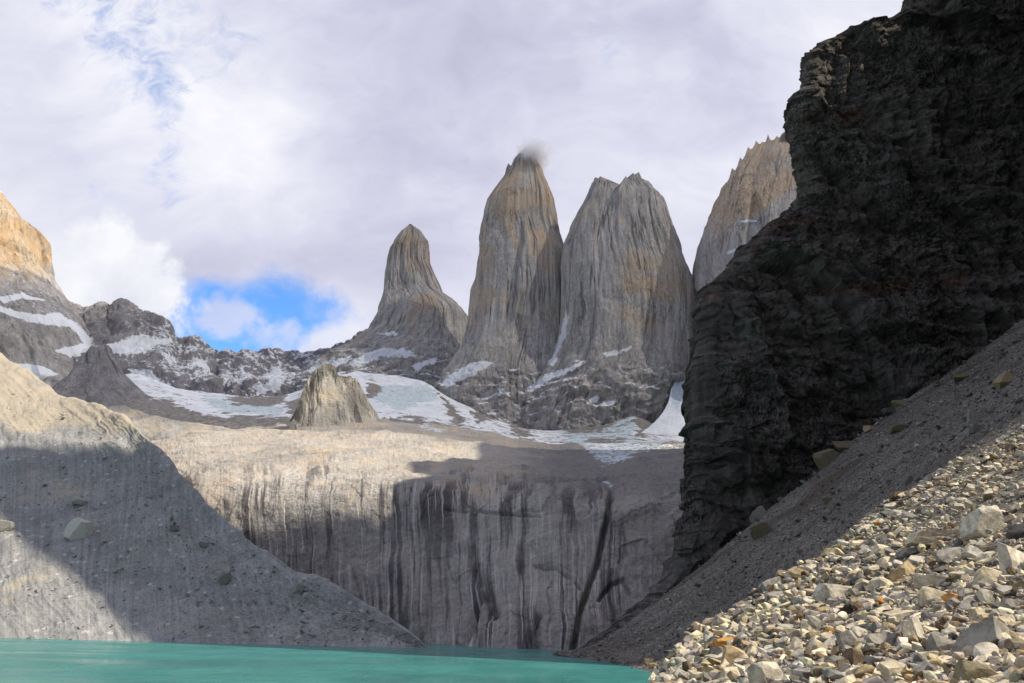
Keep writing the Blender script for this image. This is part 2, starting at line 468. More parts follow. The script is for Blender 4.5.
def headwall_mat():
    m, t, bs, out = new_mat('streaked_slab_rock')
    pos = t.node('ShaderNodeNewGeometry', 'Position')
    uv = t.node('ShaderNodeTexCoord', 'UV')
    warpn = t.noise(pos, 1 / 60, 4, 0.55, 0, 1)
    uvw = t.vmath('ADD', uv, t.scale(warpn, (9, 30, 0)))
    s1 = t.noise(t.scale(uvw, (1 / 9, 1 / 170, 0)), 1, 8, 0.62, 0.25)
    s2 = t.noise(t.vmath('ADD', t.scale(uvw, (1 / 4.0, 1 / 130, 0)), (31, 7, 0)), 1, 6, 0.6, 0.2)
    s3 = t.noise(t.vmath('ADD', t.scale(uvw, (1 / 30, 1 / 300, 0)), (3, 17, 0)), 1, 5, 0.55, 0.3)
    big = t.noise(pos, 1 / 150, 6, 0.6, 0.5)
    fine = t.noise(pos, 1 / 4, 8, 0.68)
    base = t.ramp(t.math('ADD', t.math('MULTIPLY', big, 0.5), t.math('MULTIPLY', fine, 0.5)),
                  [(0.36, (0.20, 0.186, 0.175)), (0.5, (0.335, 0.312, 0.285)), (0.64, (0.47, 0.44, 0.40))])
    tan = t.rng(t.noise(t.vmath('ADD', pos, (77, 90, 15)), 1 / 70, 7, 0.65, 0.6), 0.47, 0.66, 0, 0.75)
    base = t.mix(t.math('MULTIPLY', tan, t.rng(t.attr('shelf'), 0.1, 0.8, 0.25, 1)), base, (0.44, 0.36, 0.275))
    base = t.mix(t.math('MULTIPLY', t.attr('shelf'), 0.55), base, t.mix(1.0, base, (1.6, 1.57, 1.5), 'MULTIPLY'))  # lightens the shelf colour to strengthen its sunlit look
    wallf = t.attr('wall')
    dk = t.math('MULTIPLY', t.rng(t.math('ADD', t.math('MULTIPLY', s1, 0.55), t.math('MULTIPLY', s3, 0.45)), 0.49, 0.57), wallf)
    base = t.mix(t.math('MULTIPLY', dk, 0.88), base, (0.066, 0.06, 0.068))
    lt = t.math('MULTIPLY', t.rng(s2, 0.54, 0.62), wallf)
    base = t.mix(t.math('MULTIPLY', lt, 0.75), base, (0.58, 0.55, 0.51))
    base = t.mix(t.math('MULTIPLY', t.attr('dark_and_shade'), 0.88), base, (0.035, 0.032, 0.036))
    grey = t.rng(t.attr('grey'), 0, 1, 0, 0.8)
    base = t.mix(grey, base, t.ramp(fine, [(0.3, (0.14, 0.135, 0.13)), (0.7, (0.30, 0.29, 0.28))]))
    sf = t.math('ADD', t.attr('snow'), t.math('MULTIPLY', t.math('SUBTRACT', t.noise(pos, 1 / 9, 8, 0.7), 0.5), 1.2))
    sn = t.rng(sf, 0.42, 0.6)
    ice = t.mix(t.rng(t.attr('ice'), 0.3, 0.7), (0.74, 0.77, 0.82), (0.40, 0.52, 0.56))
    base = t.mix(sn, base, ice)
    t.put(bs.inputs['Base Color'], base)
    t.put(bs.inputs['Roughness'], 0.8)
    h = t.math('ADD', t.math('MULTIPLY', fine, 0.9), t.math('ADD', t.math('MULTIPLY', s1, 0.8), t.noise(pos, 1 / 22, 6, 0.6)))
    t.put(bs.inputs['Normal'], t.bump(h, 0.9, 3.5))
    return m


def gravel_mat(name, stops, speck, sc=(1.2, 0.35), bump=0.8, bdist=0.6, warm=None, wg=0.16, wr=0.34):
    """loose stony ground: grains of two sizes, runnels down the fall line, single pale stones"""
    m, t, bs, out = new_mat(name)
    pos = t.node('ShaderNodeNewGeometry', 'Position')
    uv = t.node('ShaderNodeTexCoord', 'UV')
    v1 = t.node('ShaderNodeTexVoronoi', 1, {'Vector': pos, 'Scale': 1 / sc[0]})
    v1d = t.node('ShaderNodeTexVoronoi', 0, {'Vector': pos, 'Scale': 1 / sc[0]})
    v2 = t.node('ShaderNodeTexVoronoi', 1, {'Vector': pos, 'Scale': 1 / sc[1]})
    g1 = t.xyz(v1)[0]; g2 = t.xyz(v2)[1]
    big = t.noise(pos, 1 / 45, 7, 0.6, 0.4)
    run = t.noise(t.scale(uv, (1 / 7, 1 / 140, 0)), 1, 7, 0.6, 0.5)
    f = t.math('ADD', t.math('MULTIPLY', g1, wg), t.math('ADD', t.math('MULTIPLY', g2, wg + 0.04),
        t.math('ADD', t.math('MULTIPLY', big, 0.96 - 2 * wg - wr), t.math('MULTIPLY', run, wr))))
    col = t.ramp(f, stops)
    vb = t.node('ShaderNodeTexVoronoi', 1, {'Vector': pos, 'Scale': 0.42 / sc[0]})
    vd = t.node('ShaderNodeTexVoronoi', 0, {'Vector': pos, 'Scale': 0.42 / sc[0]})
    st = t.math('MULTIPLY', t.rng(t.xyz(vb)[2], 0.86, 0.9), t.rng(vd, 0.22, 0.42, 1, 0))
    col = t.mix(st, col, speck)
    if warm: col = t.mix(t.rng(t.math('ADD', t.noise(pos, 1 / 80, 6, 0.6, 0.5), t.math('MULTIPLY', t.attr('warm'), 0.3)), 0.55, 0.75, 0, 0.8), col, warm)
    t.put(bs.inputs['Base Color'], col)
    t.put(bs.inputs['Roughness'], 0.95)
    h = t.math('ADD', t.math('MULTIPLY', g1, 0.8), t.math('ADD', t.math('MULTIPLY', g2, 0.35), t.math('ADD', t.math('MULTIPLY', st, 0.8), t.math('MULTIPLY', v1d, -0.6))))
    t.put(bs.inputs['Normal'], t.bump(h, bump, bdist))
    return m


M_WALL = headwall_mat()
M_MORAINE = gravel_mat('moraine_gravel', [(0.39, (0.215, 0.212, 0.208)), (0.5, (0.285, 0.281, 0.274)), (0.61, (0.365, 0.359, 0.348))], (0.47, 0.455, 0.43),
                       wg=0.08, wr=0.48, sc=(2.4, 1.0), bump=0.4, bdist=0.9, warm=(0.45, 0.385, 0.29))
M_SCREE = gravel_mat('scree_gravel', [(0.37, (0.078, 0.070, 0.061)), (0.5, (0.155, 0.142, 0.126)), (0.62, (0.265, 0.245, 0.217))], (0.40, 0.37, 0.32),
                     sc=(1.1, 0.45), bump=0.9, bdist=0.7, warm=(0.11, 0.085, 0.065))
M_RUBGND = gravel_mat('rubble_grit', [(0.34, (0.06, 0.055, 0.05)), (0.5, (0.13, 0.118, 0.10)), (0.66, (0.25, 0.225, 0.19))], (0.40, 0.36, 0.29),
                      sc=(0.28, 0.11), bump=1.0, bdist=0.16)  # grit kept dark so gaps between stones read as shadow


def snow_mat():
    m, t, bs, out = new_mat('glacier_snow')
    pos = t.node('ShaderNodeNewGeometry', 'Position')
    n = t.noise(pos, 1 / 60, 7, 0.6, 0.6); f = t.noise(pos, 1 / 9, 8, 0.65)
    col = t.ramp(t.math('ADD', t.math('MULTIPLY', n, 0.6), t.math('MULTIPLY', f, 0.4)), [(0.38, (0.60, 0.66, 0.72)), (0.52, (0.76, 0.78, 0.82)), (0.62, (0.82, 0.83, 0.86))])
    col = t.mix(t.rng(t.attr('ice'), 0.2, 0.8, 0, 0.8), col, t.ramp(f, [(0.35, (0.30, 0.42, 0.47)), (0.6, (0.55, 0.64, 0.68))]))
    rf = t.math('ADD', t.attr('debris'), t.math('MULTIPLY', t.math('SUBTRACT', t.noise(t.scale(pos, (1, 1, 2.2)), 1 / 26, 9, 0.7, 0.8), 0.5), 1.5))
    rock = t.ramp(f, [(0.32, (0.12, 0.113, 0.108)), (0.5, (0.215, 0.20, 0.19)), (0.66, (0.33, 0.31, 0.28))])
    col = t.mix(t.rng(rf, 0.42, 0.58), col, rock)
    t.put(bs.inputs['Base Color'], col); t.put(bs.inputs['Roughness'], 0.7)
    t.put(bs.inputs['Normal'], t.bump(t.math('ADD', f, n), 0.6, 4.0))
    return m


M_SNOW = snow_mat()


def lake_mat():
    m, t, bs, out = new_mat('glacial_lake_water')
    pos = t.node('ShaderNodeNewGeometry', 'Position')
    n = t.noise(t.scale(pos, (1 / 30, 1 / 60, 1)), 1, 7, 0.6, 0.5)
    t.put(bs.inputs['Base Color'], t.ramp(n, [(0.38, (0.034, 0.225, 0.208)), (0.62, (0.058, 0.29, 0.262))]))
    bs.inputs['Roughness'].default_value = 0.12
    bs.inputs['IOR'].default_value = 1.33
    bs.inputs['Specular IOR Level'].default_value = 0.5
    w1 = t.noise(t.scale(pos, (1 / 1.1, 1 / 0.7, 1)), 1, 5, 0.6, 0.4)
    w2 = t.noise(t.scale(pos, (1 / 5.0, 1 / 3.0, 1)), 1, 4, 0.55, 0.4)
    w3 = t.noise(t.scale(pos, (1 / 26.0, 1 / 11.0, 1)), 1, 6, 0.62, 0.6)
    w4 = t.noise(t.scale(pos, (1 / 90.0, 1 / 45.0, 1)), 1, 4, 0.55, 0.4)
    t.put(bs.inputs['Roughness'], t.rng(w4, 0.35, 0.65, 0.06, 0.30))
    t.put(bs.inputs['Normal'], t.bump(t.math('ADD', t.math('MULTIPLY', w1, 0.5), t.math('ADD', w2, t.math('MULTIPLY', w3, 2.6))), 1.0, 1.6))
    return m


M_LAKE = lake_mat()

# ------------------------------------------------------------------ large structure
def sheet(name, x0, x1, y0, y1, z, mat):
    return raw_mesh(name, np.array([[x0, y0, z], [x1, y0, z], [x1, y1, z], [x0, y1, z]]), np.arange(4), 4, mat, False,
                    uv=np.array([[x0, y0], [x1, y0], [x1, y1], [x0, y1]], float))


tag(sheet('ground', -20000, 20000, -20000, 20000, -6.0, M_MORAINE), kind='structure')
tag(sheet('lake', -2600, 700, -700, 1500, 0.0, M_LAKE), 'turquoise glacial lake with small ripples below the slab wall', kind='structure')


def patch(name, rows, nu, nv, mat, disp, su=0, sv=0, attrs=None, kind='structure', label=None):
    G = loft_rows(rows, nu, nv, su, sv)
    N = grid_normals(G); UV = metric_uv(G)
    if np.mean(N[..., 1]) > 0: N = -N
    G2 = disp(G, N, UV)
    A = {}
    if attrs:
        px, py = PIX(G2); N2 = grid_normals(G2)
        if np.mean(N2[..., 1]) > 0: N2 = -N2
        A = attrs(G2, N2, px, py)
    f = grid_faces(nu, nv)
    n0 = np.cross(G[0, 1] - G[0, 0], G[1, 0] - G[0, 0])
    o = raw_mesh(name, G2.reshape(-1, 3), f, 4, mat, True, uv=UV.reshape(-1, 2), attrs={k: v.ravel() for k, v in A.items()})
    return tag(o, label, kind=kind)


# ---- back ridge with snow
def ridge_disp(G, N, UV):
    k = fbm(G / np.array([150., 150., 260.]), 6, 0.55, seed=3, ridged=True)[..., None]
    k2 = fbm(G / 40, 5, 0.55, seed=5)[..., None] + facet(G[..., 0], G[..., 2], 45, 60, 6)[..., None] * 0.8 + facet(G[..., 0] + G[..., 2] * 0.6, G[..., 2], 18, 25, 7)[..., None] * 0.35
    e = sstep(np.linspace(0, 1, G.shape[0]), 0.0, 0.05)[:, None, None]
    return G + N * (k * 30 + k2 * 9) * (0.25 + 0.75 * e) + np.array([0, 0, 1.0]) * fbm(G / 16, 4, 0.6, seed=9)[..., None] * 7 * (1 - e)


RIDGE_SNOW = [[(-10, 300), (14, 311), (40, 314), (60, 312), (78, 322), (96, 343), (88, 348), (70, 328), (52, 326), (30, 322), (-10, 311)],
              [(52, 350), (80, 343), (98, 345), (112, 341), (140, 334), (165, 336), (178, 342), (150, 352), (128, 358), (105, 352), (70, 358)],
              [(18, 362), (45, 366), (62, 374), (40, 380), (10, 370)],
              [(222, 346), (226, 366), (232, 385), (222, 390), (228, 366)],
              [(126, 366), (146, 368), (170, 385), (190, 398), (150, 400)],
              [(240, 352), (275, 356), (270, 361), (243, 358)], [(262, 372), (282, 364), (292, 372), (268, 388)],
              [(300, 362), (345, 352), (360, 350), (350, 366), (320, 372)], [(250, 385), (265, 380), (290, 374), (280, 392), (258, 396)],
              [(160, 352), (170, 350), (180, 362), (168, 368)], [(190, 356), (205, 358), (215, 368), (205, 374), (195, 366)]]


def ridge_attr(G, N, px, py):
    s = np.zeros(px.shape)
    qx, qy = warp_px(G, px, py, 5.0, 3.0)
    for p in RIDGE_SNOW: s = np.maximum(s, poly_mask(qx, qy, p, 5.0))
    n = fbm(G / np.array([28., 28., 60.]), 4, 0.6, seed=41)
    s = np.maximum(s * 0.72 + n * 0.35 * (s > 0.02), 0.40 * sstep(N[..., 2] + n * 0.7, 0.36, 0.75) + 0.13 * sstep(px, 110, 190))
    return {'snow': s}


def ridge_row(dpy, d, k=1.0):
    sky = [(-200, 250), (-10, 296), (68, 303), (76, 306), (85, 310), (100, 307), (110, 309), (117, 302), (122, 300), (127, 301), (132, 308), (140, 312), (150, 318), (160, 320), (166, 323),
           (172, 334), (178, 338), (185, 340), (195, 340), (205, 347), (211, 351), (216, 355), (225, 351), (233, 354), (240, 352), (258, 353), (275, 352), (287, 354), (300, 356), (312, 354), (320, 351), (335, 350), (345, 346),
           (365, 335), (420, 320)]
    return [(x, y + dpy, d) for x, y in sky]


patch('ridge', [ridge_row(90, 3200), ridge_row(0, 2700), ridge_row(10, 2660), ridge_row(28, 2560),
                [(-200, 330, 2420), (0, 345, 2400), (60, 360, 2370), (100, 368, 2340), (140, 368, 2340), (190, 380, 2330), (240, 388, 2310), (290, 386, 2310), (345, 372, 2330), (420, 365, 2420)],
                [(-200, 440, 2200), (0, 440, 2200), (60, 440, 2200), (100, 430, 2230), (150, 420, 2250), (240, 430, 2240), (300, 430, 2240), (360, 420, 2270), (420, 410, 2300)],
                [(-200, 500, 2100), (60, 500, 2100), (150, 480, 2150), (300, 490, 2150), (420, 470, 2200)]],
      620, 300, M_RIDGE, ridge_disp, 2, 3, ridge_attr, label='dark jagged ridge dusted with snow under the blue gap in the clouds')


# ---- glacier and snowfield at the foot of the towers
def glac_disp(G, N, UV):
    return G + N * (fbm(G / 90, 5, 0.5, seed=21)[..., None] * 9 + fbm(G / 22, 4, 0.6, seed=23)[..., None] * 2.5)


DEB = [[(436, 392), (452, 404), (470, 424), (452, 420), (440, 406)], [(505, 420), (530, 430), (540, 442), (515, 436)], [(560, 426), (600, 424), (620, 418), (600, 432), (570, 434)], [(468, 410), (480, 408), (494, 420), (480, 424)], [(636, 392), (656, 392), (660, 420), (645, 438), (634, 432)],
       [(100, 395), (128, 392), (170, 402), (200, 412), (260, 416), (330, 420), (420, 416), (470, 430), (440, 460), (90, 460)],
       [(225, 398), (250, 392), (285, 396), (290, 404), (240, 406)], [(364, 390), (374, 384), (382, 388), (380, 396), (368, 397)],
       [(218, 388), (226, 386), (229, 392), (220, 394)],
       [(448, 424), (456, 420), (470, 418), (462, 426)], [(530, 452), (560, 446), (600, 438), (640, 446), (700, 452), (700, 480), (520, 480)],
       [(285, 405), (300, 398), (330, 402), (345, 425), (300, 430)], [(345, 345), (352, 372), (340, 372)]]
ICE = [[(200, 396), (250, 402), (285, 408), (280, 416), (215, 410)], [(375, 388), (430, 384), (436, 400), (400, 410), (380, 402)], [(400, 418), (450, 436), (470, 440), (440, 420)],
       [(560, 430), (590, 424), (625, 412), (636, 420), (632, 438), (600, 446), (570, 446)], [(585, 440), (640, 440), (640, 462), (600, 470), (580, 455)]]


def glac_attr(G, N, px, py):
    d = np.zeros(px.shape); i = np.zeros(px.shape)
    px, py = warp_px(G, px, py, 9.0, 3.0)
    for p in DEB: d = np.maximum(d, poly_mask(px, py, p, 4.0))
    for p in ICE: i = np.maximum(i, poly_mask(px, py, p, 5.0))
    d = np.maximum(d * 0.85, 0.32 + 0.38 * fbm(G / np.array([60., 38., 60.]), 6, 0.68, seed=31) + 0.12 * sstep(py, 405, 440))
    return {'debris': d, 'ice': i}


patch('glacier', [[(60, 400, 2500), (130, 392, 2500), (180, 405, 2500), (240, 412, 2500), (290, 410, 2500), (345, 386, 2500), (440, 405, 2500), (520, 440, 2500), (640, 430, 2450), (720, 440, 2400)],
                  [(60, 392, 2150), (130, 370, 2150), (150, 376, 2150), (180, 388, 2150), (240, 396, 2150), (290, 394, 2150), (318, 380, 2150), (345, 368, 2200), (420, 376, 2150), (440, 390, 2100), (480, 412, 2050), (520, 428, 2000), (560, 431, 1980), (600, 425, 1950), (636, 412, 1930), (660, 425, 1900), (720, 430, 1900)],
                  [(60, 412, 1900), (130, 394, 1900), (250, 406, 1900), (300, 404, 1880), (350, 394, 1880), (440, 408, 1850), (500, 424, 1820), (560, 436, 1780), (640, 434, 1750), (720, 438, 1750)],
                  [(60, 430, 1700), (150, 414, 1650), (250, 418, 1600), (300, 420, 1580), (340, 418, 1560), (400, 420, 1540), (470, 431, 1500), (530, 442, 1450), (620, 449, 1420), (720, 452, 1400)],
                  [(60, 470, 1550), (250, 450, 1450), (400, 455, 1400), (530, 475, 1300), (720, 490, 1250)]],
      560, 220, M_SNOW, glac_disp, 6, 6, glac_attr, label='snowfield and dirty blue-white ice at the foot of the three granite towers')


def cone_attr(G, N, px, py):
    i = poly_mask(px, py, [(671, 405), (672, 388), (690, 370), (696, 374), (684, 392), (679, 408)], 3.0)
    return {'debris': 0.12 + 0.12 * fbm(G / 50, 4, 0.6, seed=33), 'ice': i}


patch('snow_chute', [[(689, 366, 2080), (700, 362, 2080)], [(680, 376, 2010), (698, 374, 2010)], [(671, 388, 1950), (689, 388, 1950)], [(669, 402, 1900), (682, 402, 1900)], [(662, 414, 1850), (680, 412, 1850)],
                     [(648, 428, 1780), (692, 434, 1780)], [(628, 442, 1700), (705, 443, 1700)], [(600, 450, 1600), (720, 452, 1600)]],
      90, 120, M_SNOW, glac_disp, 2, 4, cone_attr, label='white snow cone fanning out below an icy chute beside the dark cliff')


# ---- slab wall above the lake, with the shelf on top
CRACKS = [([(611, 492), (609, 510), (604, 535), (598, 560), (588, 588), (580, 612), (574, 650)], 2.4, 11.0),
          ([(470, 548), (476, 572), (486, 592), (494, 612)], 5.0, 8.0), ([(484, 588), (470, 620), (462, 650)], 2.6, 6.0),
          ([(536, 566), (556, 562), (574, 572), (582, 584)], 1.5, 5.0),
          ([(540, 620), (530, 640), (526, 655)], 3.0, 7.0), ([(600, 596), (612, 582), (624, 578), (630, 592)], 1.8, 5.0),
          ([(445, 505), (470, 508), (500, 515), (540, 518)], 1.6, 4.0)]


def wall_disp(G, N, UV):
    v = np.linspace(0, 1, G.shape[0])[:, None]
    px, py = PIX(G)
    wz = sstep(py, 470, 510)
    rib = fbm(np.stack([UV[..., 0] / 26, UV[..., 1] / 240, UV[..., 0] * 0], -1), 5, 0.55, seed=51, ridged=True)
    bulge = fbm(G / 110, 4, 0.5, seed=53)
    rough = fbm(G / 30, 6, 0.58, seed=55)
    q = UV / np.array([34., 60.]) + np.stack([rough * 0.35, bulge * 0.3], -1)
    hv, e = cells(q, 57)
    out = bulge * (8 + 7 * wz) + rough * (5.5 - 0.5 * wz) + rib * 1.1 * wz + (hv - 0.5) * 2.0 * wz
    hv2, e2 = cells(UV / np.array([70., 40.]) + np.stack([rough * 0.5, bulge * 0.4], -1), 58)
    ua = UV[..., 0] + rough * 14; va = UV[..., 1] + bulge * 20
    out = out + (facet(ua + va * 0.4, va, 75, 60, 58) * 3.5 + facet(ua - va * 0.3, va, 26, 24, 59) * 1.2) * (1 - wz) + facet(ua + va * 0.3, va, 60, 70, 60) * 2.2 * wz
    for pts, w, dep in CRACKS:
        dd = line_dist(px + rough * 3, py + bulge * 3, pts)
        out = out - dep * np.exp(-(dd / w) ** 2)
    return G + N * out[..., None]


def wall_attr(G, N, px, py):
    st = np.zeros(px.shape)
    for pts, w, dep in CRACKS:
        st = np.maximum(st, np.exp(-(line_dist(*warp_px(G, px, py, 3.0, 1.5), pts) / (w * 0.8)) ** 2) * (0.42 if dep > 8 else 0.25))  # crevices and hollows darkened in the colour where their shade falls
    n = fbm(G / 60, 5, 0.6, seed=61)
    n2 = fbm(G / 130, 4, 0.55, seed=65)
    wall = sstep(py + n * 26 + n2 * 40, 452, 500) * (0.65 + 0.35 * sstep(n2 + n * 0.6, -0.35, 0.15)) * (1 - 0.75 * sstep(px, 610, 640))
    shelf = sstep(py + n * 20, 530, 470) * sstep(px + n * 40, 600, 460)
    grey = sstep(px + n * 60, 480, 590) * sstep(py, 520, 470)
    snow = np.zeros(px.shape)
    for p in [[(396, 420), (420, 420), (450, 430), (440, 436), (410, 428)], [(566, 440), (600, 436), (640, 440), (690, 442), (690, 447), (640, 453), (624, 462), (606, 468), (592, 458)],
              [(604, 478), (616, 476), (613, 492), (607, 490)], [(238, 415), (262, 416), (282, 421), (262, 423)]]:
        snow = np.maximum(snow, poly_mask(*warp_px(G, px, py, 7.0, 3.0), p, 5.0) * 0.56)
    return {'dark_and_shade': st, 'wall': wall, 'shelf': shelf, 'grey': grey, 'snow': snow, 'ice': np.where(px > 560, 0.42 + fbm(G / 40, 4, 0.6, seed=63) * 0.7, 0.1)}


def wr(pts): return [(a, b, c) for a, b, c in pts]


patch('slab_wall', [[(60, 452, 1700), (200, 428, 1600), (300, 423, 1560), (380, 420, 1520), (430, 424, 1500), (500, 436, 1460), (560, 444, 1420), (640, 444, 1400), (760, 440, 1370)],
                    [(60, 452, 1480), (200, 446, 1240), (300, 446, 1180), (400, 444, 1160), (480, 452, 1130), (560, 458, 1090), (640, 452, 1090), (760, 440, 1080)],
                    [(60, 462, 1260), (200, 462, 980), (300, 464, 940), (380, 464, 920), (450, 470, 890), (500, 472, 870), (560, 476, 850), (620, 480, 850), (660, 466, 860), (760, 450, 860)],
                    [(60, 482, 1180), (200, 478, 885), (300, 482, 840), (350, 484, 822), (410, 482, 805), (450, 488, 790), (500, 486, 770), (560, 490, 750), (620, 496, 760), (680, 490, 770), (760, 480, 760)],
                    [(60, 560, 1150), (200, 560, 845), (300, 562, 785), (400, 562, 740), (450, 564, 715), (500, 566, 690), (560, 566, 665), (620, 560, 680), (680, 555, 690), (760, 550, 690)],
                    [(60, 632, 1120), (200, 636, 815), (300, 640, 745), (400, 646, 690), (450, 648, 640), (500, 652, 600), (560, 655, 570), (620, 640, 610), (680, 620, 640), (760, 610, 640)],
                    [(60, 650, 1100), (200, 652, 800), (300, 660, 730), (400, 668, 670), (450, 672, 620), (500, 674, 580), (560, 676, 550), (620, 664, 590), (680, 660, 620), (760, 660, 620)]],
      900, 430, M_WALL, wall_disp, 5, 30, wall_attr, label='steep rock slab wall with black water streaks rising from the far side of the lake')


# ---- moraines on the left
def mor_disp(G, N, UV):
    w = fbm(G / 70, 4, 0.5, seed=71)
    gul = fbm(np.stack([(UV[..., 0] - 0.5 * UV[..., 1]) / 34 + w * 1.6, UV[..., 1] / 130, w * 0], -1), 5, 0.6, seed=73, ridged=True)
    out = w * 9 + gul * 1.8 + fbm(G / 16, 5, 0.6, seed=75) * 1.5 + fbm(G / 38, 4, 0.6, seed=77) * 2.6
    px, py = PIX(G)
    out = out + 16 * np.exp(-(line_dist(px, py, [(-20, 420), (10, 432), (45, 446), (90, 452), (120, 450)]) / 8) ** 2) * 0.4
    for c in [(20, 470), (5, 530)]:
        out = out + 7 * np.exp(-(np.hypot(px - c[0], (py - c[1]) * 0.7) / 16) ** 2)
    return G + N * out[..., None]


def mor_attr(G, N, px, py):
    return {'warm': sstep(py, 455, 415) * sstep(px, 220, 150)}


patch('moraine', [[(-160, 330, 1480), (0, 400, 1280), (60, 440, 1180), (100, 452, 1120), (125, 462, 1060), (150, 482, 980), (200, 540, 860), (250, 578, 770), (300, 600, 710), (340, 620, 670), (380, 634, 640), (430, 655, 600)],
                  [(-160, 255, 1330), (0, 351, 1100), (30, 371, 1050), (60, 393, 1000), (100, 404, 940), (125, 416, 880), (150, 439, 810), (200, 499, 730), (250, 540, 680), (300, 571, 644), (340, 591, 622), (380, 615, 602), (430, 648, 577)],
                  [(-160, 370, 1050), (0, 430, 905), (50, 450, 860), (100, 462, 820), (130, 472, 790), (155, 502, 745), (200, 545, 690), (250, 575, 650), (300, 596, 625), (340, 610, 608), (380, 628, 592), (430, 650, 575)],
                  [(-160, 540, 740), (0, 560, 685), (60, 570, 668), (110, 580, 655), (150, 590, 643), (200, 605, 625), (250, 618, 608), (300, 628, 596), (340, 634, 590), (380, 640, 582), (435, 652, 572)],
                  [(-160, 634, 615), (0, 638, wd(0, 638)), (60, 639.5, wd(60, 639.5)), (110, 640.5, wd(110, 640.5)), (150, 641.5, wd(150, 641.5)), (200, 643, wd(200, 643)), (250, 644, wd(250, 644)), (300, 645, wd(300, 645)), (340, 646, wd(340, 646)), (380, 647, wd(380, 647)), (440, 649, wd(440, 649))],
                  [(-160, 655, 590), (0, 656, 560), (110, 658, 550), (200, 660, 545), (300, 662, 540), (440, 666, 520)]],
      760, 420, M_MORAINE, mor_disp, 6, 5, mor_attr, label='steep grey moraine slope on the left bank running down to the lake')
patch('upper_moraine', [[(-60, 420, 1850), (80, 440, 1800), (200, 450, 1750), (300, 460, 1650), (370, 462, 1600)],
                        [(-60, 380, 1750), (70, 398, 1720), (100, 405, 1700), (112, 406, 1680), (125, 403, 1660), (132, 406, 1650), (150, 414, 1610), (200, 423, 1550), (250, 430, 1480), (290, 439, 1430), (320, 446, 1380), (370, 452, 1340)],
                        [(-60, 430, 1650), (80, 425, 1600), (150, 436, 1500), (200, 444, 1420), (250, 448, 1370), (300, 453, 1300), (370, 458, 1240)],
                        [(-60, 480, 1600), (80, 500, 1480), (150, 500, 1380), (200, 500, 1290), (300, 500, 1140), (370, 505, 1070)]],
      420, 130, M_MORAINE, mor_disp, 4, 3, lambda G, N, px, py: {'warm': 0.5 * sstep(py, 445, 425)}, label='pale sunlit moraine crest curving in front of the snowfield')


# ---- dark scree slope on the right and the sunlit rubble hump in front of it
XS = np.array([[-50, -20], [30, 0], [70, 5], [100, 10], [150, 25], [300, 58], [400, 66], [445, 66], [490, 45], [510, 45], [528, 49], [550, 110], [580, 260], [640, 420], [700, 600]], float)


def build_scree():
    nu, nv = 760, 620
    y = np.geomspace(45, 640, nv)[:, None]; u = np.linspace(0, 1, nu)[None, :]
    xs = smooth1(np.interp(y[:, 0], XS[:, 0], XS[:, 1]), 14, 0)[:, None]
    w = 40 + 0.95 * y
    X = xs - 25 + u * w; Y = np.broadcast_to(y, X.shape)
    s1 = np.interp(y, [150, 350, 500], [0.69, 0.73, 0.80]); uu = X - xs
    soft = np.interp(y, [60, 300, 480], [3, 8, 20])
    Z = s1 * ((uu + np.sqrt(uu * uu + soft * soft)) / 2) - 2.2
    Z = Z - np.where(uu > 160, (uu - 160) * (s1 - 0.68), 0)
    G = np.stack([X, Y, Z], -1)
    w1 = fbm(G / 55, 4, 0.5, seed=81)
    lev = Y + (X - xs) * 0.35          # runnels drift as they fall
    gul = fbm(np.stack([lev / 11 + w1 * 0.7, X / 120, X * 0], -1), 5, 0.6, seed=83, ridged=True)
    Z = Z + (w1 * 5.5 + gul * 1.6 + fbm(G / 6.5, 5, 0.62, seed=85) * 1.0) * sstep(Z, -2, 10)
    G = np.stack([X, Y, Z], -1)
    UV = np.stack([lev, X], -1)
    warm = sstep(fbm(np.stack([lev / 30, X / 200, X * 0], -1), 4, 0.55, seed=87), 0.05, 0.35)
    o = raw_mesh('scree_slope', G.reshape(-1, 3), grid_faces(nu, nv), 4, M_SCREE, True, uv=UV.reshape(-1, 2), attrs={'warm': warm.ravel()})
    tag(o, 'dark shaded scree slope falling from the cliff to the lake', kind='structure')
    return G, y[:, 0], xs[:, 0], w[:, 0]


SCREE, SY, SXS, SW = build_scree()
RUB_ROWS = [[(600, 800, 15), (700, 790, 14), (850, 780, 12), (1024, 770, 10), (1300, 760, 9)],
            [(590, 742, 26), (690, 712, 24), (800, 700, 20), (900, 690, 17), (1024, 680, 14), (1300, 655, 12)],
            [(610, 706, 40), (690, 677, 38), (770, 660, 32), (880, 640, 26), (1024, 610, 22), (1300, 560, 18)],
            [(625, 682, 52), (700, 652, 52), (780, 622, 48), (880, 590, 42), (1024, 540, 36), (1300, 465, 30)],
            [(640, 664, 62), (660, 653, 63), (700, 634, 67), (730, 612, 70), (770, 583, 78), (800, 562, 84), (840, 536, 92), (870, 508, 100), (900, 489, 112), (960, 455, 130), (1024, 425, 150), (1300, 300, 200)],
            [(640, 690, 72), (740, 640, 82), (820, 590, 98), (880, 540, 116), (960, 490, 150), (1024, 462, 175), (1300, 330, 230)]]
RUB = loft_rows(RUB_ROWS, 520, 420, 8, 10)
_u = np.linspace(0, 1, 520)[None, :]
RUB[..., 2] -= 10 * (1 - sstep(_u, 0.0, 0.09))
RUB[..., 0] -= 5 * (1 - sstep(_u, 0.0, 0.09))
_n = grid_normals(RUB)
if _n[..., 2].mean() < 0: _n = -_n
_sc = np.clip(RUB[..., 1:2] / 50, 0.25, 2.0)
RUB = RUB + _n * (fbm(RUB / 9, 4, 0.5, seed=91)[..., None] * 0.7 * _sc + fbm(RUB / 1.6, 4, 0.55, seed=93)[..., None] * 0.22 * _sc)
RUBN = grid_normals(RUB)
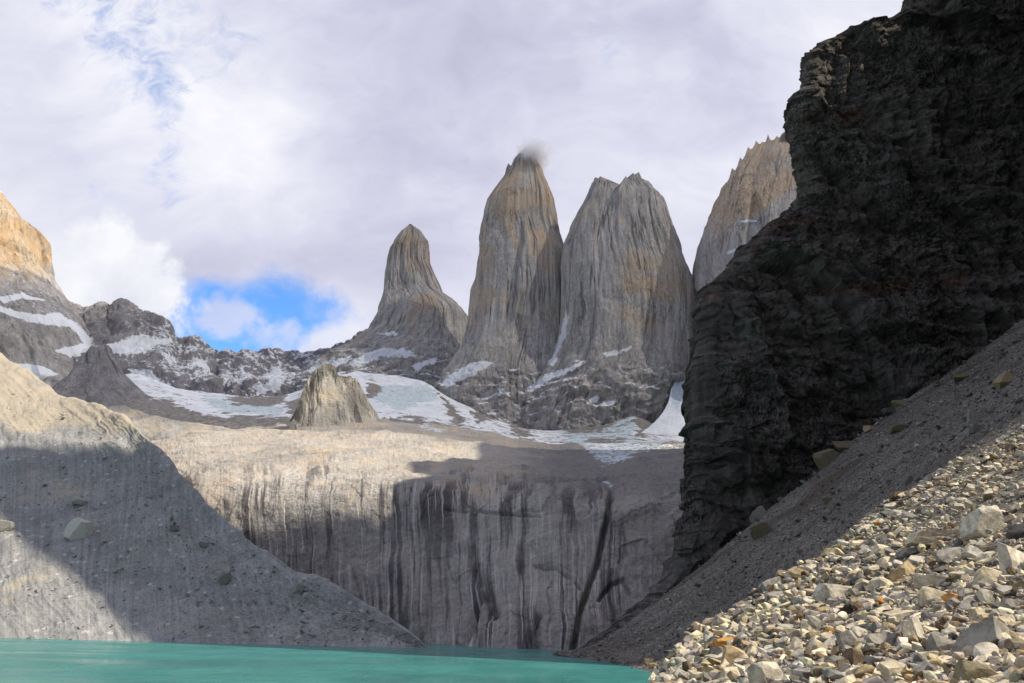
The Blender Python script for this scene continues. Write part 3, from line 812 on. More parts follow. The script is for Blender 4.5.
if RUBN[..., 2].mean() < 0: RUBN = -RUBN
tag(raw_mesh('rubble_slope', RUB.reshape(-1, 3), grid_faces(520, 420), 4, M_RUBGND, True, uv=metric_uv(RUB).reshape(-1, 2)),
    'sunlit stony hump in the right foreground', kind='structure')


# ------------------------------------------------------------------ towers, peaks and cliffs
def tower(name, label, cat, L, R, d, kd, mat, sky=None, nu=520, nv=420, expo=2.3, cw=26., ch=120., amp=1.0, seed=0, attrs=None, bmin=8.0, bfun=None, ribs=1.0, group=None, lowpy=0):
    L = np.array(L, float); R = np.array(R, float)
    py = np.linspace(min(L[0, 0], R[0, 0]), max(L[-1, 0], R[-1, 0]), nv)
    xl = P(np.interp(py, L[:, 0], L[:, 1]), py, d); xr = P(np.interp(py, R[:, 0], R[:, 1]), py, d)
    z = xl[:, 2]
    c = (xl[:, 0] + xr[:, 0]) / 2; a = np.maximum((xr[:, 0] - xl[:, 0]) / 2, 1.0)
    b = np.maximum(a * kd, bmin)
    if bfun is not None: b = bfun(py, a, b)
    th = np.linspace(0, 2 * np.pi, nu, endpoint=False)
    # more vertices on the side that faces the lake
    th = th + 0.35 * np.sin(th + np.pi / 2 + np.pi / 2) * 0
    ct, st = np.cos(th), np.sin(th)
    ex = np.sign(ct) * np.abs(ct) ** (2 / expo); ey = np.sign(st) * np.abs(st) ** (2 / expo)
    G = np.stack([c[:, None] + a[:, None] * ex, d + b[:, None] * ey, np.broadcast_to(z[:, None], (nv, nu))], -1)
    N = grid_normals(G, True); N[..., 2] *= 0.3
    cen = np.stack([c, np.full(nv, d), z], -1)[:, None, :]
    flip = ((N * (G - cen)).sum(-1).mean() < 0)
    if flip: N = -N
    arc = np.cumsum(np.linalg.norm(np.roll(G[nv * 2 // 3], -1, 0) - G[nv * 2 // 3], axis=-1)); arc = np.broadcast_to(arc[None, :], (nv, nu))
    w = fbm(G / 120, 3, 0.5, seed=seed + 1)
    w3 = fbm(G / 45, 4, 0.55, seed=seed + 6)
    ua = arc + w * 9 + w3 * 1.5; va = G[..., 2] + w * 45 + w3 * 14
    f1 = facet(ua, va + ua * 0.5, cw * 2.2, ch * 2.0, seed + 2); f2 = facet(ua, va - ua * 0.7, cw * 0.8, ch * 0.9, seed + 3); f3 = facet(ua, va + ua, cw * 0.3, ch * 0.3, seed + 7)
    rough = fbm(G / np.array([14., 14., 22.]), 5, 0.62, seed=seed + 5)
    cr = fbm(np.stack([ua / cw, va / (ch * 2.6), ua * 0], -1), 4, 0.55, seed=seed + 8)
    crack = np.exp(-(cr / 0.035) ** 2) * sstep(fbm(np.stack([ua / (cw * 3), va / ch, ua * 0 + 5], -1), 3, 0.5, seed=seed + 9), -0.15, 0.2)
    k = np.minimum(1.0, a / 70)[:, None]
    low = sstep(py, lowpy, lowpy + 35)[:, None] if lowpy else 0.0
    disp = (f1 * 12 + f2 * 3.6 + f3 * 1.2 + rough * 1.8 + w * 12 - crack * 3) * amp * k
    disp = disp + low * (fbm(G / np.array([55., 55., 38.]), 6, 0.58, seed=seed + 11, ridged=True) * 20 + facet(ua, va, 36, 22, seed + 12) * 7)
    disp = smooth1(disp, 1, 0, 1)
    G = G + N * disp[..., None]
    if sky is not None:
        sky = np.array(sky, float)
        sw = P(sky[:, 0], sky[:, 1], d)
        zs = np.interp(G[..., 0] * d / np.minimum(G[..., 1], d), sw[:, 0], sw[:, 2], left=sw[0, 2], right=sw[-1, 2])
        zc = EYE[2] + (zs - EYE[2]) * np.minimum(G[..., 1] / d, 1.0) - np.maximum(G[..., 1] - d, 0) * 0.3
        G[..., 2] = np.minimum(G[..., 2], zc + rough * 5)
    top = G[0].mean(0)
    V = np.concatenate([G.reshape(-1, 3), top[None]])
    A = {}
    if attrs:
        px, py2 = PIX(V); nn = grid_normals(G, True)
        if flip: nn = -nn
        nn = np.concatenate([nn.reshape(-1, 3), [[0, 0, 1.]]])
        A = attrs(V, nn, px, py2)
        A['dark_and_shade'] = np.maximum(A.get('dark_and_shade', 0), np.append(crack.ravel() * 0.7, 0))
    F4 = grid_faces(nu, nv, True)
    cap = np.stack([np.arange(nu), np.full(nu, nu * nv), (np.arange(nu) + 1) % nu, (np.arange(nu) + 1) % nu], -1)[:, :3]
    # quads and the triangle cap: write the cap as degenerate-free extra polygons
    me_faces = F4
    o = raw_mesh(name, V, me_faces, 4, mat, False, attrs=A)
    bm = bmesh.new(); bm.from_mesh(o.data); bm.verts.ensure_lookup_table()
    for i in range(nu):
        f = bm.faces.new((bm.verts[i], bm.verts[nu * nv], bm.verts[(i + 1) % nu])); f.smooth = False
    bm.to_mesh(o.data); bm.free()
    return tag(o, label, cat, group)


TOWER_SNOW = [[(525, 388), (545, 375), (560, 368), (585, 360), (586, 364), (566, 373), (548, 384), (530, 392)],
              [(603, 354), (615, 350), (632, 345), (636, 348), (618, 354), (606, 358)],
              [(549, 366), (556, 345), (562, 325), (565, 308), (569, 315), (567, 335), (560, 352), (554, 368)],
              [(440, 386), (452, 372), (465, 364), (478, 360), (499, 361), (486, 369), (466, 379), (450, 388)],
              [(586, 398), (598, 396), (601, 402), (590, 403)], [(602, 402), (616, 400), (614, 405), (603, 406)],
              [(345, 364), (365, 354), (385, 347), (410, 350), (420, 357), (400, 358), (380, 357), (360, 368)],
              [(410, 366), (428, 360), (440, 354), (436, 364), (418, 372)], [(300, 372), (330, 360), (350, 354), (345, 364), (320, 374)],
              [(375, 333), (398, 331), (396, 335), (378, 336)], [(498, 386), (512, 392), (508, 396), (498, 390)], [(480, 398), (500, 392), (498, 396), (484, 401)]]


def tower_attr(o_lo, o_hi, right=0.0, base=400):
    def f(V, N, px, py):
        s = np.zeros(px.shape)
        qx, qy = warp_px(V, px, py, 4.0, 2.2)
        for p in TOWER_SNOW: s = np.maximum(s, poly_mask(qx, qy, p, 3.0))
        n = fbm(V / 45, 5, 0.6, seed=201)
        lowz = sstep(py, 335, 385)
        s = np.maximum(s * 0.78, (0.40 + 0.2 * lowz) * sstep(N[:, 2] + n * 0.45, 0.42, 0.75))
        s = s * (V[:, 1] < 2600)
        warm = sstep(py + n * 60, o_lo, o_hi) * 0.42 + right * sstep(py, 300, 200)
        low = sstep(py + n * 25, base - 60, base)
        return {'snow': s, 'warm': warm - 0.5 * low, 'dark_and_shade': 0.38 * low * sstep(n, -0.3, 0.3)}
    return f


tower('rock_tower', 'slim conical granite spire standing apart, leftmost and lowest of the three towers', 'rock tower',
      [(225, 409), (232, 402), (240, 397), (248, 391), (262, 388), (295, 383), (318, 377), (335, 367), (350, 350), (360, 332), (375, 310), (400, 285), (430, 260)],
      [(225, 412), (231, 421), (240, 427), (262, 429), (275, 434), (292, 441), (300, 452), (308, 462), (318, 469), (335, 471), (360, 475), (400, 485), (430, 495)],
      2500, 0.75, M_GRAN, amp=0.75, seed=300, cw=30, ch=120, lowpy=340, attrs=tower_attr(330, 230, 0.0, 390))
tower('rock_tower', 'tallest granite tower with orange upper flank and its tip in a wisp of cloud', 'rock tower',
      [(149, 524), (154, 517), (160, 512), (165, 508), (173, 505), (185, 497), (200, 487), (225, 481), (260, 478), (300, 473), (330, 469), (350, 462), (370, 450), (385, 443), (400, 438), (415, 433), (445, 420)],
      [(149, 529), (154, 535), (163, 539), (180, 545), (200, 553), (225, 556), (240, 561), (255, 567), (300, 569), (330, 568), (375, 575), (445, 600)],
      2180, 0.72, M_GRAN, sky=[(440, 100), (495, 165), (500, 168), (505, 169), (508, 163), (511, 166), (514, 159), (519, 153), (525, 148), (532, 151), (538, 160), (546, 165), (600, 100)], seed=320, cw=34, ch=190, amp=0.95, lowpy=365, attrs=tower_attr(300, 170, 0.25, 385))
tower('rock_tower', 'broad twin-topped granite tower, rightmost of the three towers', 'rock tower',
      [(172, 594), (185, 591), (205, 583), (225, 572), (245, 567), (260, 565), (320, 563), (350, 557), (380, 542), (400, 530), (445, 515)],
      [(172, 644), (180, 647), (190, 652), (200, 662), (225, 670), (250, 680), (275, 690), (300, 696), (320, 697), (370, 697), (385, 694), (445, 668)],
      2080, 0.6, M_GRAN, sky=[(500, 60), (560, 190), (583, 196), (591, 184), (593, 182), (595, 177), (598, 180), (600, 176), (602, 181), (604, 187), (607, 179), (609, 180), (611, 187), (616, 193), (620, 187), (623, 180), (626, 176), (628, 180), (631, 179), (633, 173), (636, 176), (639, 172), (642, 179), (648, 181), (656, 188), (672, 200), (760, 60)],
      seed=340, cw=34, ch=190, amp=0.95, lowpy=360, attrs=tower_attr(190, 60, 0.0, 385))


def gold_attr(V, N, px, py):
    n = fbm(V / 60, 5, 0.6, seed=401)
    low = sstep(py + n * 26, 262, 285)
    qx, qy = warp_px(V, px, py, 3.0, 1.6)
    s = poly_mask(qx, qy, [(-5, 297), (14, 295), (22, 292), (46, 299), (44, 302), (22, 298), (6, 304)], 2.0)
    for p in RIDGE_SNOW[:3]: s = np.maximum(s, poly_mask(qx, qy, p, 3.0))
    return {'warm': 0.8 - 2.6 * low, 'grey': 0.92 * low, 'dark_and_shade': 0.3 * low * sstep(n, -0.2, 0.3), 'snow': np.maximum(s * 0.8, 0.4 * sstep(N[:, 2] + n * 0.4, 0.3, 0.7))}


tower('rock_peak', 'sunlit golden rock peak at the left edge above the snow band', 'rock peak',
      [(120, -60), (160, -90), (200, -130), (260, -170), (300, -200), (420, -260)],
      [(120, -40), (160, -18), (188, -1), (196, 7), (205, 12), (214, 18), (221, 23), (223, 36), (228, 40), (240, 41), (255, 43), (262, 42), (270, 47), (285, 56), (303, 70), (330, 92), (420, 130)],
      2500, 0.8, M_GOLD, seed=420, cw=30, ch=70, amp=0.85, attrs=gold_attr, sky=[(-200, 60), (-20, 176), (0, 189), (5, 194), (8, 193), (12, 204), (17, 211), (21, 221), (27, 219), (33, 222), (37, 222), (40, 229), (90, 232), (160, 240)])


def peach_attr(V, N, px, py):
    n = fbm(V / 50, 4, 0.6, seed=431)
    cap = poly_mask(px, py, [(779, 142), (781, 135), (786, 131), (800, 128), (840, 130), (840, 145), (800, 143)], 1.5)
    s = np.maximum(poly_mask(px, py, [(738, 221), (748, 219), (758, 220), (757, 222), (744, 223)], 1.5), poly_mask(px, py, [(726, 252), (735, 248), (737, 250), (728, 255)], 1.5))
    grey = sstep(py + n * 30, 215, 250) + poly_mask(px, py, [(740, 222), (756, 218), (790, 190), (812, 165), (812, 210), (730, 270)], 5)
    return {'warm': 0.7 - 1.3 * np.clip(grey, 0, 1), 'grey': np.maximum(cap, 0.85 * np.clip(grey, 0, 1)), 'dark_and_shade': np.maximum(cap * 1.1, 0.12 * np.clip(grey, 0, 1)), 'snow': np.maximum(s * 0.8, 0.4 * np.clip(grey, 0, 1) * sstep(N[:, 2] + n * 0.4, 0.35, 0.7))}


tower('rock_peak', 'serrated pale peach granite peak behind the edge of the dark cliff', 'rock peak',
      [(126, 780), (143, 752), (157, 739), (170, 731), (178, 727), (195, 718), (215, 712), (240, 704), (270, 699), (330, 696), (450, 685)],
      [(126, 880), (180, 900), (450, 980)],
      2000, 0.6, M_PEACH, sky=[(600, 60), (700, 205), (713, 206), (716, 196), (720, 190), (723, 186), (727, 182), (730, 178), (732, 168), (735, 171), (739, 163), (740, 157), (742, 161), (745, 156), (748, 147), (751, 150), (754, 147), (756, 141), (760, 145), (762, 142), (766, 143), (768, 134), (770, 141), (774, 140), (777, 136), (779, 139), (782, 134), (786, 131), (790, 133), (794, 130), (800, 134), (840, 140), (900, 170)],
      seed=440, cw=26, ch=120, amp=0.8, expo=2.6, attrs=peach_attr)

tower('rock_outcrop', 'dark grey rock outcrop in front of the ridge, left of the snowfield', 'rock outcrop',
      [(341, 78), (365, 58), (385, 42), (410, 16), (450, -10)], [(341, 118), (365, 130), (385, 148), (410, 178), (450, 200)], 1950, 0.7, M_RIDGE,
      sky=[(20, 408), (40, 396), (52, 388), (60, 381), (68, 376), (76, 364), (80, 358), (84, 355), (87, 351), (91, 346), (97, 347), (104, 344), (109, 346), (112, 350), (114, 358), (118, 367), (124, 374), (130, 380), (145, 394), (170, 408)],
      nu=300, nv=220, seed=460, cw=30, ch=50, amp=0.45, bmin=3, expo=3.2)
tower('rock_outcrop', 'pale tan rock outcrop with a shaded left flank standing on the shelf below the towers', 'rock outcrop',
      [(361, 298), (385, 296), (410, 294), (440, 291), (475, 288)], [(361, 366), (385, 370), (410, 376), (440, 382), (475, 388)], 1480, 0.5, M_KNOB,
      sky=[(286, 428), (294, 414), (299, 402), (303, 390), (308, 380), (313, 372), (319, 367), (325, 364), (332, 364), (336, 368), (338, 375), (344, 377), (351, 377), (356, 379), (360, 385), (366, 397), (373, 409), (388, 424)],
      nu=340, nv=260, seed=470, cw=30, ch=60, amp=0.55, bmin=3, expo=3.4, attrs=lambda V, N, px, py: {'dark_and_shade': np.clip(poly_mask(px, py, [(290, 420), (300, 395), (316, 372), (326, 360), (352, 374), (346, 384), (330, 372), (318, 384), (308, 400), (300, 425)], 3) * 0.8 + poly_mask(px, py, [(346, 382), (358, 382), (366, 400), (368, 416), (350, 414), (345, 398)], 3) * 0.6, 0, 1), 'warm': 0.2 + 0 * px})  # left flank painted dark as shade; right lobe darkened too

CL_L = [(-110, 950), (-60, 930), (-20, 915), (0, 912), (7, 909), (13, 893), (24, 884), (29, 850), (36, 822), (46, 809), (76, 807), (86, 800), (94, 795), (118, 794), (135, 800), (150, 798), (165, 803), (188, 809), (200, 793), (212, 778), (230, 760),
        (252, 741), (278, 716), (290, 703), (340, 698), (400, 696), (440, 694), (480, 691), (505, 688), (530, 683), (550, 677), (570, 668), (590, 652), (610, 630), (630, 606), (652, 576), (680, 550)]


def cliff():
    nu, nv = 1000, 680
    L = np.array(CL_L, float)
    py = np.linspace(L[0, 0], L[-1, 0], nv)
    d = np.interp(py, [-110, 0, 34, 60, 120, 180, 222, 258, 306, 480, 680], [660, 638, 620, 604, 600, 594, 578, 570, 547, 538, 530])
    xl = P(np.interp(py, L[:, 0], L[:, 1]), py, d); z = xl[:, 2]
    x1 = 1150.0
    G = np.zeros((nv, nu, 3))
    for r in range(nv):
        x0 = xl[r, 0]; y0 = d[r]
        pts = np.array([[x1, 1000], [x1, y0], [720, y0], [x0 + 330, y0], [x0 + 26, y0], [x0 + 10, y0 + 2], [x0 + 3, y0 + 7], [x0, y0 + 16], [x0 + 4, y0 + 30], [x0 * 1.35 + 40, y0 + 150], [x0 * 2.0 + 60, 1000], [x1, 1000]])
        wts = np.array([20, 20, 50, 620, 60, 30, 30, 30, 50, 40, 30], float)
        s_ = np.concatenate([[0], np.cumsum(wts)]); s_ /= s_[-1]
        q = np.linspace(0, 1, nu, endpoint=False)
        G[r, :, 0] = np.interp(q, s_, pts[:, 0]); G[r, :, 1] = np.interp(q, s_, pts[:, 1]); G[r, :, 2] = z[r]
    N = grid_normals(G, True); N[..., 2] *= 0.3
    N = N / (np.linalg.norm(N, axis=-1, keepdims=True) + 1e-9)
    cen = np.stack([np.full(nv, 900.0), np.full(nv, 800.0), z], -1)[:, None, :]
    flip = (N * (G - cen)).sum(-1).mean() < 0
    if flip: N = -N
    w = fbm(G / 90, 4, 0.5, seed=501)
    w2 = fbm(G / 30, 4, 0.55, seed=502)
    X = G[..., 0] + G[..., 1]
    lay = fbm(np.stack([G[..., 2] / 15 + w * 1.2, X / 260, X * 0], -1), 5, 0.62, seed=503)
    hv, e1 = cells(np.stack([X / 26 + w * 1.2, G[..., 2] / 44 + w2 * 0.3], -1), 504)
    hv2, e2 = cells(np.stack([X / 9 + w2, G[..., 2] / 12 + w], -1), 505)
    rough = fbm(G / 9, 5, 0.6, seed=506)
    rib = fbm(G / np.array([48., 48., 200.]), 5, 0.55, seed=507, ridged=True)
    k = np.interp(z, [-5, 40, 120], [0.35, 0.7, 1])[:, None]
    Xw = X + w * 18 + w2 * 3; Zw = G[..., 2] + w * 22 + w2 * 4
    bt = Zw / 15 + 0.25 * np.sin(Zw / 37); bed = np.floor(bt).astype(np.int64); bf = sstep(bt - bed, 0.62, 1.0)
    hb = lambda q: (_hash(q, q * 0, q * 0, 77) & np.uint32(255)) / 255.0 - 0.5
    ledge = hb(bed) * (1 - bf) + hb(bed + 1) * bf
    disp = (w * 9 + lay * 3 + ledge * 5 + facet(Xw, Zw, 62, 110, 511, 0.9) * 12 + facet(Xw + Zw * 0.2, Zw, 20, 34, 512, 0.9) * 6 + facet(Xw - Zw * 0.3, Zw, 8, 6, 513) * 1.8 + rough * 1.8 + rib * 5 + w2 * 3) * k
    near = np.clip((G[..., 0] - xl[:, None, 0]) / 30, 0.22, 1)      # keep the left edge near its line
    edge = (facet(Xw, Zw, 15, 10, 521, 0.9) * 3.0 + facet(Xw + Zw * 0.3, Zw, 6, 4.5, 522, 0.9) * 1.5) * k
    G = G + N * (disp * near + edge)[..., None]
    px, py2 = PIX(G)
    nn = grid_normals(G, True)
    if flip: nn = -nn
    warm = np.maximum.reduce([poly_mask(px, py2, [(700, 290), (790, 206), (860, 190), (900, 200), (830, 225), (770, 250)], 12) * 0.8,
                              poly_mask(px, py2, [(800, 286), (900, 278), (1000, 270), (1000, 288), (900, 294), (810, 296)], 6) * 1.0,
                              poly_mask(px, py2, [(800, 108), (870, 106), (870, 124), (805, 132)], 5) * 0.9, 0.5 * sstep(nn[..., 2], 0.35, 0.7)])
    V = np.concatenate([G.reshape(-1, 3), G[0].mean(0)[None]])
    o = raw_mesh('cliff', V, grid_faces(nu, nv, True), 4, M_DARK, False, attrs={'warm': np.concatenate([warm.ravel(), [0]]), 'dust': np.concatenate([(sstep(py2 + w * 60, 500, 590) * 0.8).ravel(), [0]])})
    bm = bmesh.new(); bm.from_mesh(o.data); bm.verts.ensure_lookup_table()
    for i in range(nu):
        bm.faces.new((bm.verts[i], bm.verts[nu * nv], bm.verts[(i + 1) % nu]))
    bm.to_mesh(o.data); bm.free()
    tag(o, 'huge near-black layered cliff in shade on the right above the scree', 'cliff')


cliff()


# ---- unseen rock right of the cliff, its crest shaped for the shadows it casts
E1 = np.array([0.42262, 0.90631, 0.0]); E2 = np.array([-0.60644, 0.28279, 0.74314])      # across the sun, and up across it


def flank():
    ab = np.array([[-60, -90], [60, -50], [110, -5], [178, 12], [250, 22], [330, 42], [360, 58], [385, 120], [400, 205], [412, 290], [420, 312], [432, 348], [445, 402], [456, 455], [468, 560], [478, 610], [500, 668], [525, 710], [540, 742],
                   [551, 722], [560, 660], [568, 605], [582, 565], [600, 545], [622, 515], [638, 492], [647, 445], [653, 340], [660, 322], [675, 345], [700, 362], [730, 402], [760, 445], [790, 478], [843, 480], [880, 465], [900, 470], [950, 500], [1000, 530], [1040, 562], [1110, 562], [1160, 500]], float)
    cx = np.interp(ab[:, 0], [-60, 330, 400, 430, 475, 555, 600, 700, 800, 1000, 1160], [315, 320, 350, 390, 440, 520, 560, 620, 700, 820, 900])
    cy = (ab[:, 0] - E1[0] * cx) / E1[1]
    cz = (ab[:, 1] - E2[0] * cx - E2[1] * cy) / E2[2]
    crest = np.stack([cx, cy, np.maximum(cz, 6)], -1)
    nu, nv = 420, 220
    s0 = np.concatenate([[0], np.cumsum(np.linalg.norm(np.diff(crest[:, :2], axis=0), axis=1))]); s0 /= s0[-1]
    u = np.linspace(0, 1, nu)
    C = smooth1(np.stack([np.interp(u, s0, crest[:, k]) for k in range(3)], -1), 3, 0)
    foot = np.stack([C[:, 0] - 130, C[:, 1] + 20, np.clip(0.7 * (C[:, 0] - 180), 0, 250)], -1)
    back = C * np.array([1, 1, 0]) + np.array([520, -260, -5.0]); mid = C * np.array([1, 1, 0.55]) + np.array([170, -70, 0])
    rows = [foot, foot * 0.5 + C * 0.5 + np.array([-10, 0, -25]), C, mid, back]
    k = np.linspace(0, 4, nv); kk = np.clip(k.astype(int), 0, 3); tt = (k - kk)[:, None, None]
    R = np.array(rows); G = R[kk] * (1 - tt) + R[kk + 1] * tt
    N = grid_normals(G)
    if N[..., 2].mean() < 0: N = -N
    w = fbm(G / 60, 6, 0.55, seed=521, ridged=True) * 9 + fbm(G / 15, 5, 0.6, seed=523) * 4
    fade = 1 - 0.55 * np.exp(-((k - 2) / 0.3) ** 2)[:, None]
    G = G + N * (w * fade)[..., None]
    o = raw_mesh('shade_mountainside', G.reshape(-1, 3), grid_faces(nu, nv), 4, M_DARK, True)
    tag(o, kind='structure')


flank()


# ---- an unseen cloud high up to the right, outlined to shade the towers
def cloud_mat():
    m = bpy.data.materials.new('cloud'); m.use_nodes = True
    t = NT(m.node_tree); t.n.clear()
    out = t.n.new('ShaderNodeOutputMaterial')
    df = t.n.new('ShaderNodeBsdfTranslucent'); df.inputs[0].default_value = (0.9, 0.9, 0.92, 1)
    d2 = t.n.new('ShaderNodeBsdfDiffuse'); d2.inputs[0].default_value = (0.9, 0.9, 0.92, 1)
    tr = t.n.new('ShaderNodeBsdfTransparent')
    m1 = t.n.new('ShaderNodeMixShader'); m1.inputs[0].default_value = 0.45
    m2 = t.n.new('ShaderNodeMixShader')
    dn = t.attr('cover')
    t.put(m2.inputs[0], dn)
    t.l.new(df.outputs[0], m1.inputs[1]); t.l.new(d2.outputs[0], m1.inputs[2])
    t.l.new(tr.outputs[0], m2.inputs[1]); t.l.new(m1.outputs[0], m2.inputs[2])
    t.l.new(m2.outputs[0], out.inputs[0])
    return m


M_CLOUD = cloud_mat()


def cloud(poly, z0, thick, dens, seed, cell=14.0, wob=60.0, soft=60.0):
    """a cloud whose shadow falls where poly says (coordinates across the sun); flat base at z0, heaped top"""
    poly = np.array(poly, float)
    lo = poly.min(0) - soft * 1.5; hi = poly.max(0) + soft * 1.5
    na = int((hi[0] - lo[0]) / cell); nb = int((hi[1] - lo[1]) / cell)
    A, B = np.meshgrid(np.linspace(lo[0], hi[0], na), np.linspace(lo[1], hi[1], nb))
    q = np.stack([A, B, A * 0], -1)
    n = fbm(q / 150, 5, 0.55, seed=seed); n2 = fbm(q / 150 + 50, 5, 0.55, seed=seed + 1)
    m = poly_mask(A + n * wob, B + n2 * wob, poly, soft)
    T = (z0 - B * E2[2]) / SUN[2]
    base = A[..., None] * E1 + B[..., None] * E2 + T[..., None] * SUN
    puff = np.sqrt(np.clip(m - 0.04, 0, 1)) * (0.6 + 0.6 * (fbm(q / 90, 5, 0.55, seed=seed + 2) + 0.5))
    up = base + np.stack([A * 0, A * 0, puff * thick], -1); dn = base - np.stack([A * 0, A * 0, puff * thick * 0.15], -1)
    keep = m > 0.04
    V = np.concatenate([up.reshape(-1, 3), dn.reshape(-1, 3)])
    f = grid_faces(na, nb).reshape(-1, 4)
    ok = keep.reshape(-1)[f].all(1)
    f1 = f[ok]; f2 = f1[:, ::-1] + na * nb
    # each skin takes half of the light
    den = dens * np.clip(m * 1.25, 0, 1)
    o = raw_mesh('cloud', V, np.concatenate([f1, f2]).ravel(), 4, M_CLOUD, True, attrs={'cover': np.concatenate([den.ravel(), den.ravel()])})
    return tag(o, 'unseen cloud high over the right side of the valley, shading the towers', kind='stuff')


cloud([(1680, 440), (2050, 640), (2400, 900), (2350, 2100), (2150, 2370), (1600, 2360), (1420, 2330), (1150, 2150), (1110, 1450), (1150, 1080), (1225, 980), (1215, 820), (1110, 790), (1068, 640), (1062, 440), (1400, 430)], 2900, 190, 0.48, 601, cell=18, soft=40, wob=40)


def cap_cloud():
    """a wisp of mist round the tip of the tallest tower"""
    bm = bmesh.new(); bmesh.ops.create_icosphere(bm, subdivisions=4, radius=1.0)
    me = bpy.data.meshes.new('cloud'); bm.to_mesh(me); bm.free()
    m = bpy.data.materials.new('mist'); m.use_nodes = True
    t = NT(m.node_tree); t.n.clear()
    out = t.n.new('ShaderNodeOutputMaterial'); v = t.n.new('ShaderNodeVolumePrincipled')
    v.inputs['Color'].default_value = (0.97, 0.97, 0.985, 1); v.inputs['Anisotropy'].default_value = 0.2
    ob = t.node('ShaderNodeTexCoord', 'Object'); pos = t.node('ShaderNodeNewGeometry', 'Position')
    r = t.node('ShaderNodeVectorMath', 1, {0: ob}, operation='LENGTH')
    n = t.noise(pos, 1 / 26, 6, 0.6, 0.5)
    d = t.rng(t.math('ADD', t.math('SUBTRACT', 1.0, r), t.math('MULTIPLY', t.math('SUBTRACT', n, 0.5), 1.9)), 0.16, 0.9)
    t.put(v.inputs['Density'], t.math('MULTIPLY', d, 0.1))
    t.l.new(v.outputs[0], out.inputs['Volume'])
    me.materials.append(m)
    o = bpy.data.objects.new('cloud', me); COL.objects.link(o)
    o.location = P(533, 155, 2150); o.scale = (74, 90, 52)
    tag(o, 'small wisp of mist round the tip of the tallest tower', kind='stuff')


cap_cloud()


# ------------------------------------------------------------------ stones
def stone_mat():
    m, t, bs, out = new_mat('stone')
    pos = t.node('ShaderNodeTexCoord', 'Object'); gp = t.node('ShaderNodeNewGeometry', 'Position')
    c = t.node('ShaderNodeAttribute', 0, None, attribute_name='Col')
    oc = t.node('ShaderNodeObjectInfo', 1)
    n = t.noise(gp, 2.3, 8, 0.65, 0.4); f = t.noise(gp, 14.0, 6, 0.7)
    base = t.mix(t.attr('use_object_colour'), c, oc)
    col = t.mix(t.rng(n, 0.35, 0.65, 0.0, 1.0), t.mix(1.0, base, (0.62, 0.6, 0.58), 'MULTIPLY'), t.mix(1.0, base, (1.18, 1.16, 1.12), 'MULTIPLY'))
    col = t.mix(t.rng(f, 0.52, 0.7, 0, 0.35), col, t.mix(1.0, base, (0.45, 0.42, 0.4), 'MULTIPLY'))
    col = t.mix(t.rng(t.noise(t.vmath('ADD', gp, (9., 31., 4.)), 1.1, 6, 0.6, 0.7), 0.60, 0.72, 0, 0.3), col, (0.36, 0.27, 0.16))
    t.put(bs.inputs['Base Color'], col)
    bs.inputs['Roughness'].default_value = 0.88
    t.put(bs.inputs['Normal'], t.bump(t.math('ADD', n, t.math('MULTIPLY', f, 0.5)), 0.55, 0.08))
    return m


M_STONE = stone_mat()
CREAM, PALE, GREY, DGREY, TAN, BROWN, ORANGE, OLIVE = (0.62, 0.545, 0.40), (0.62, 0.575, 0.475), (0.34, 0.32, 0.285), (0.18, 0.17, 0.155), (0.44, 0.345, 0.21), (0.19, 0.14, 0.095), (0.52, 0.27, 0.075), (0.26, 0.225, 0.145)


def clip_rock(seed, sub=4, dims=(1, 0.8, 0.6), nplanes=11, rough=0.03):
    """an angular block: a ball cut flat by many planes"""
    rs = np.random.RandomState(seed)
    bm = bmesh.new(); bmesh.ops.create_icosphere(bm, subdivisions=sub, radius=1.0)
    V = np.array([v.co[:] for v in bm.verts]); Fc = np.array([[v.index for v in f.verts] for f in bm.faces]); bm.free()
    for k in range(nplanes):
        n = rs.normal(size=3)
        if k < 6:
            n = np.eye(3)[k // 2] * (1 if k % 2 else -1) + rs.normal(size=3) * 0.23
        n /= np.linalg.norm(n)
        h = rs.uniform(0.50, 0.72) if k < 6 else rs.uniform(0.62, 0.86)
        d = V @ n - h
        V = V - np.where(d > 0, d, 0)[:, None] * n
    V = V / np.abs(V).max(0)
    V = V + (V / (np.linalg.norm(V, axis=1, keepdims=True) + 1e-9)) * (fbm(V * 2.2 + seed * 3.1, 4, 0.55, seed=seed)[:, None] * rough * 2.2 + fbm(V * 9 + seed, 3, 0.6, seed=seed + 7)[:, None] * rough)
    return V * np.array(dims), Fc


def rock_data(name, seed, dims=(1, 0.8, 0.6), sub=4, rough=0.03, nplanes=11):
    V, Fc = clip_rock(seed, sub, dims, nplanes, rough)
    me = bpy.data.meshes.new(name); me.from_pydata(V.tolist(), [], Fc.tolist()); me.update()
    me.attributes.new('use_object_colour', 'FLOAT', 'POINT').data.foreach_set('value', np.ones(len(V), np.float32))
    me.materials.append(M_STONE)
    return me


# surfaces that stones can lie on, with the pixel of every grid point
class Surf:
    def __init__(s, G, N=None):
        s.G = G.reshape(-1, 3)
        if N is None:
            N = grid_normals(G)
            if N[..., 2].mean() < 0: N = -N
        s.N = N.reshape(-1, 3); s.px, s.py = PIX(s.G)
        s.ok = (s.G[:, 1] > 8)

    def at(s, x, y):
        d = np.where(s.ok, np.hypot(s.px - x, s.py - y), 1e9)
        near = np.where(d < d.min() + 1.5)[0]
        i = near[np.argmin(s.G[near, 1])]
        return s.G[i], s.N[i]


S_RUB = Surf(RUB, RUBN); S_SCR = Surf(SCREE)
DEPTHK = math.cos(PITCH)


def px_size(p): 
    q = p - EYE
    return (q[1] * math.cos(PITCH) + q[2] * math.sin(PITCH)) / F      # metres per pixel there


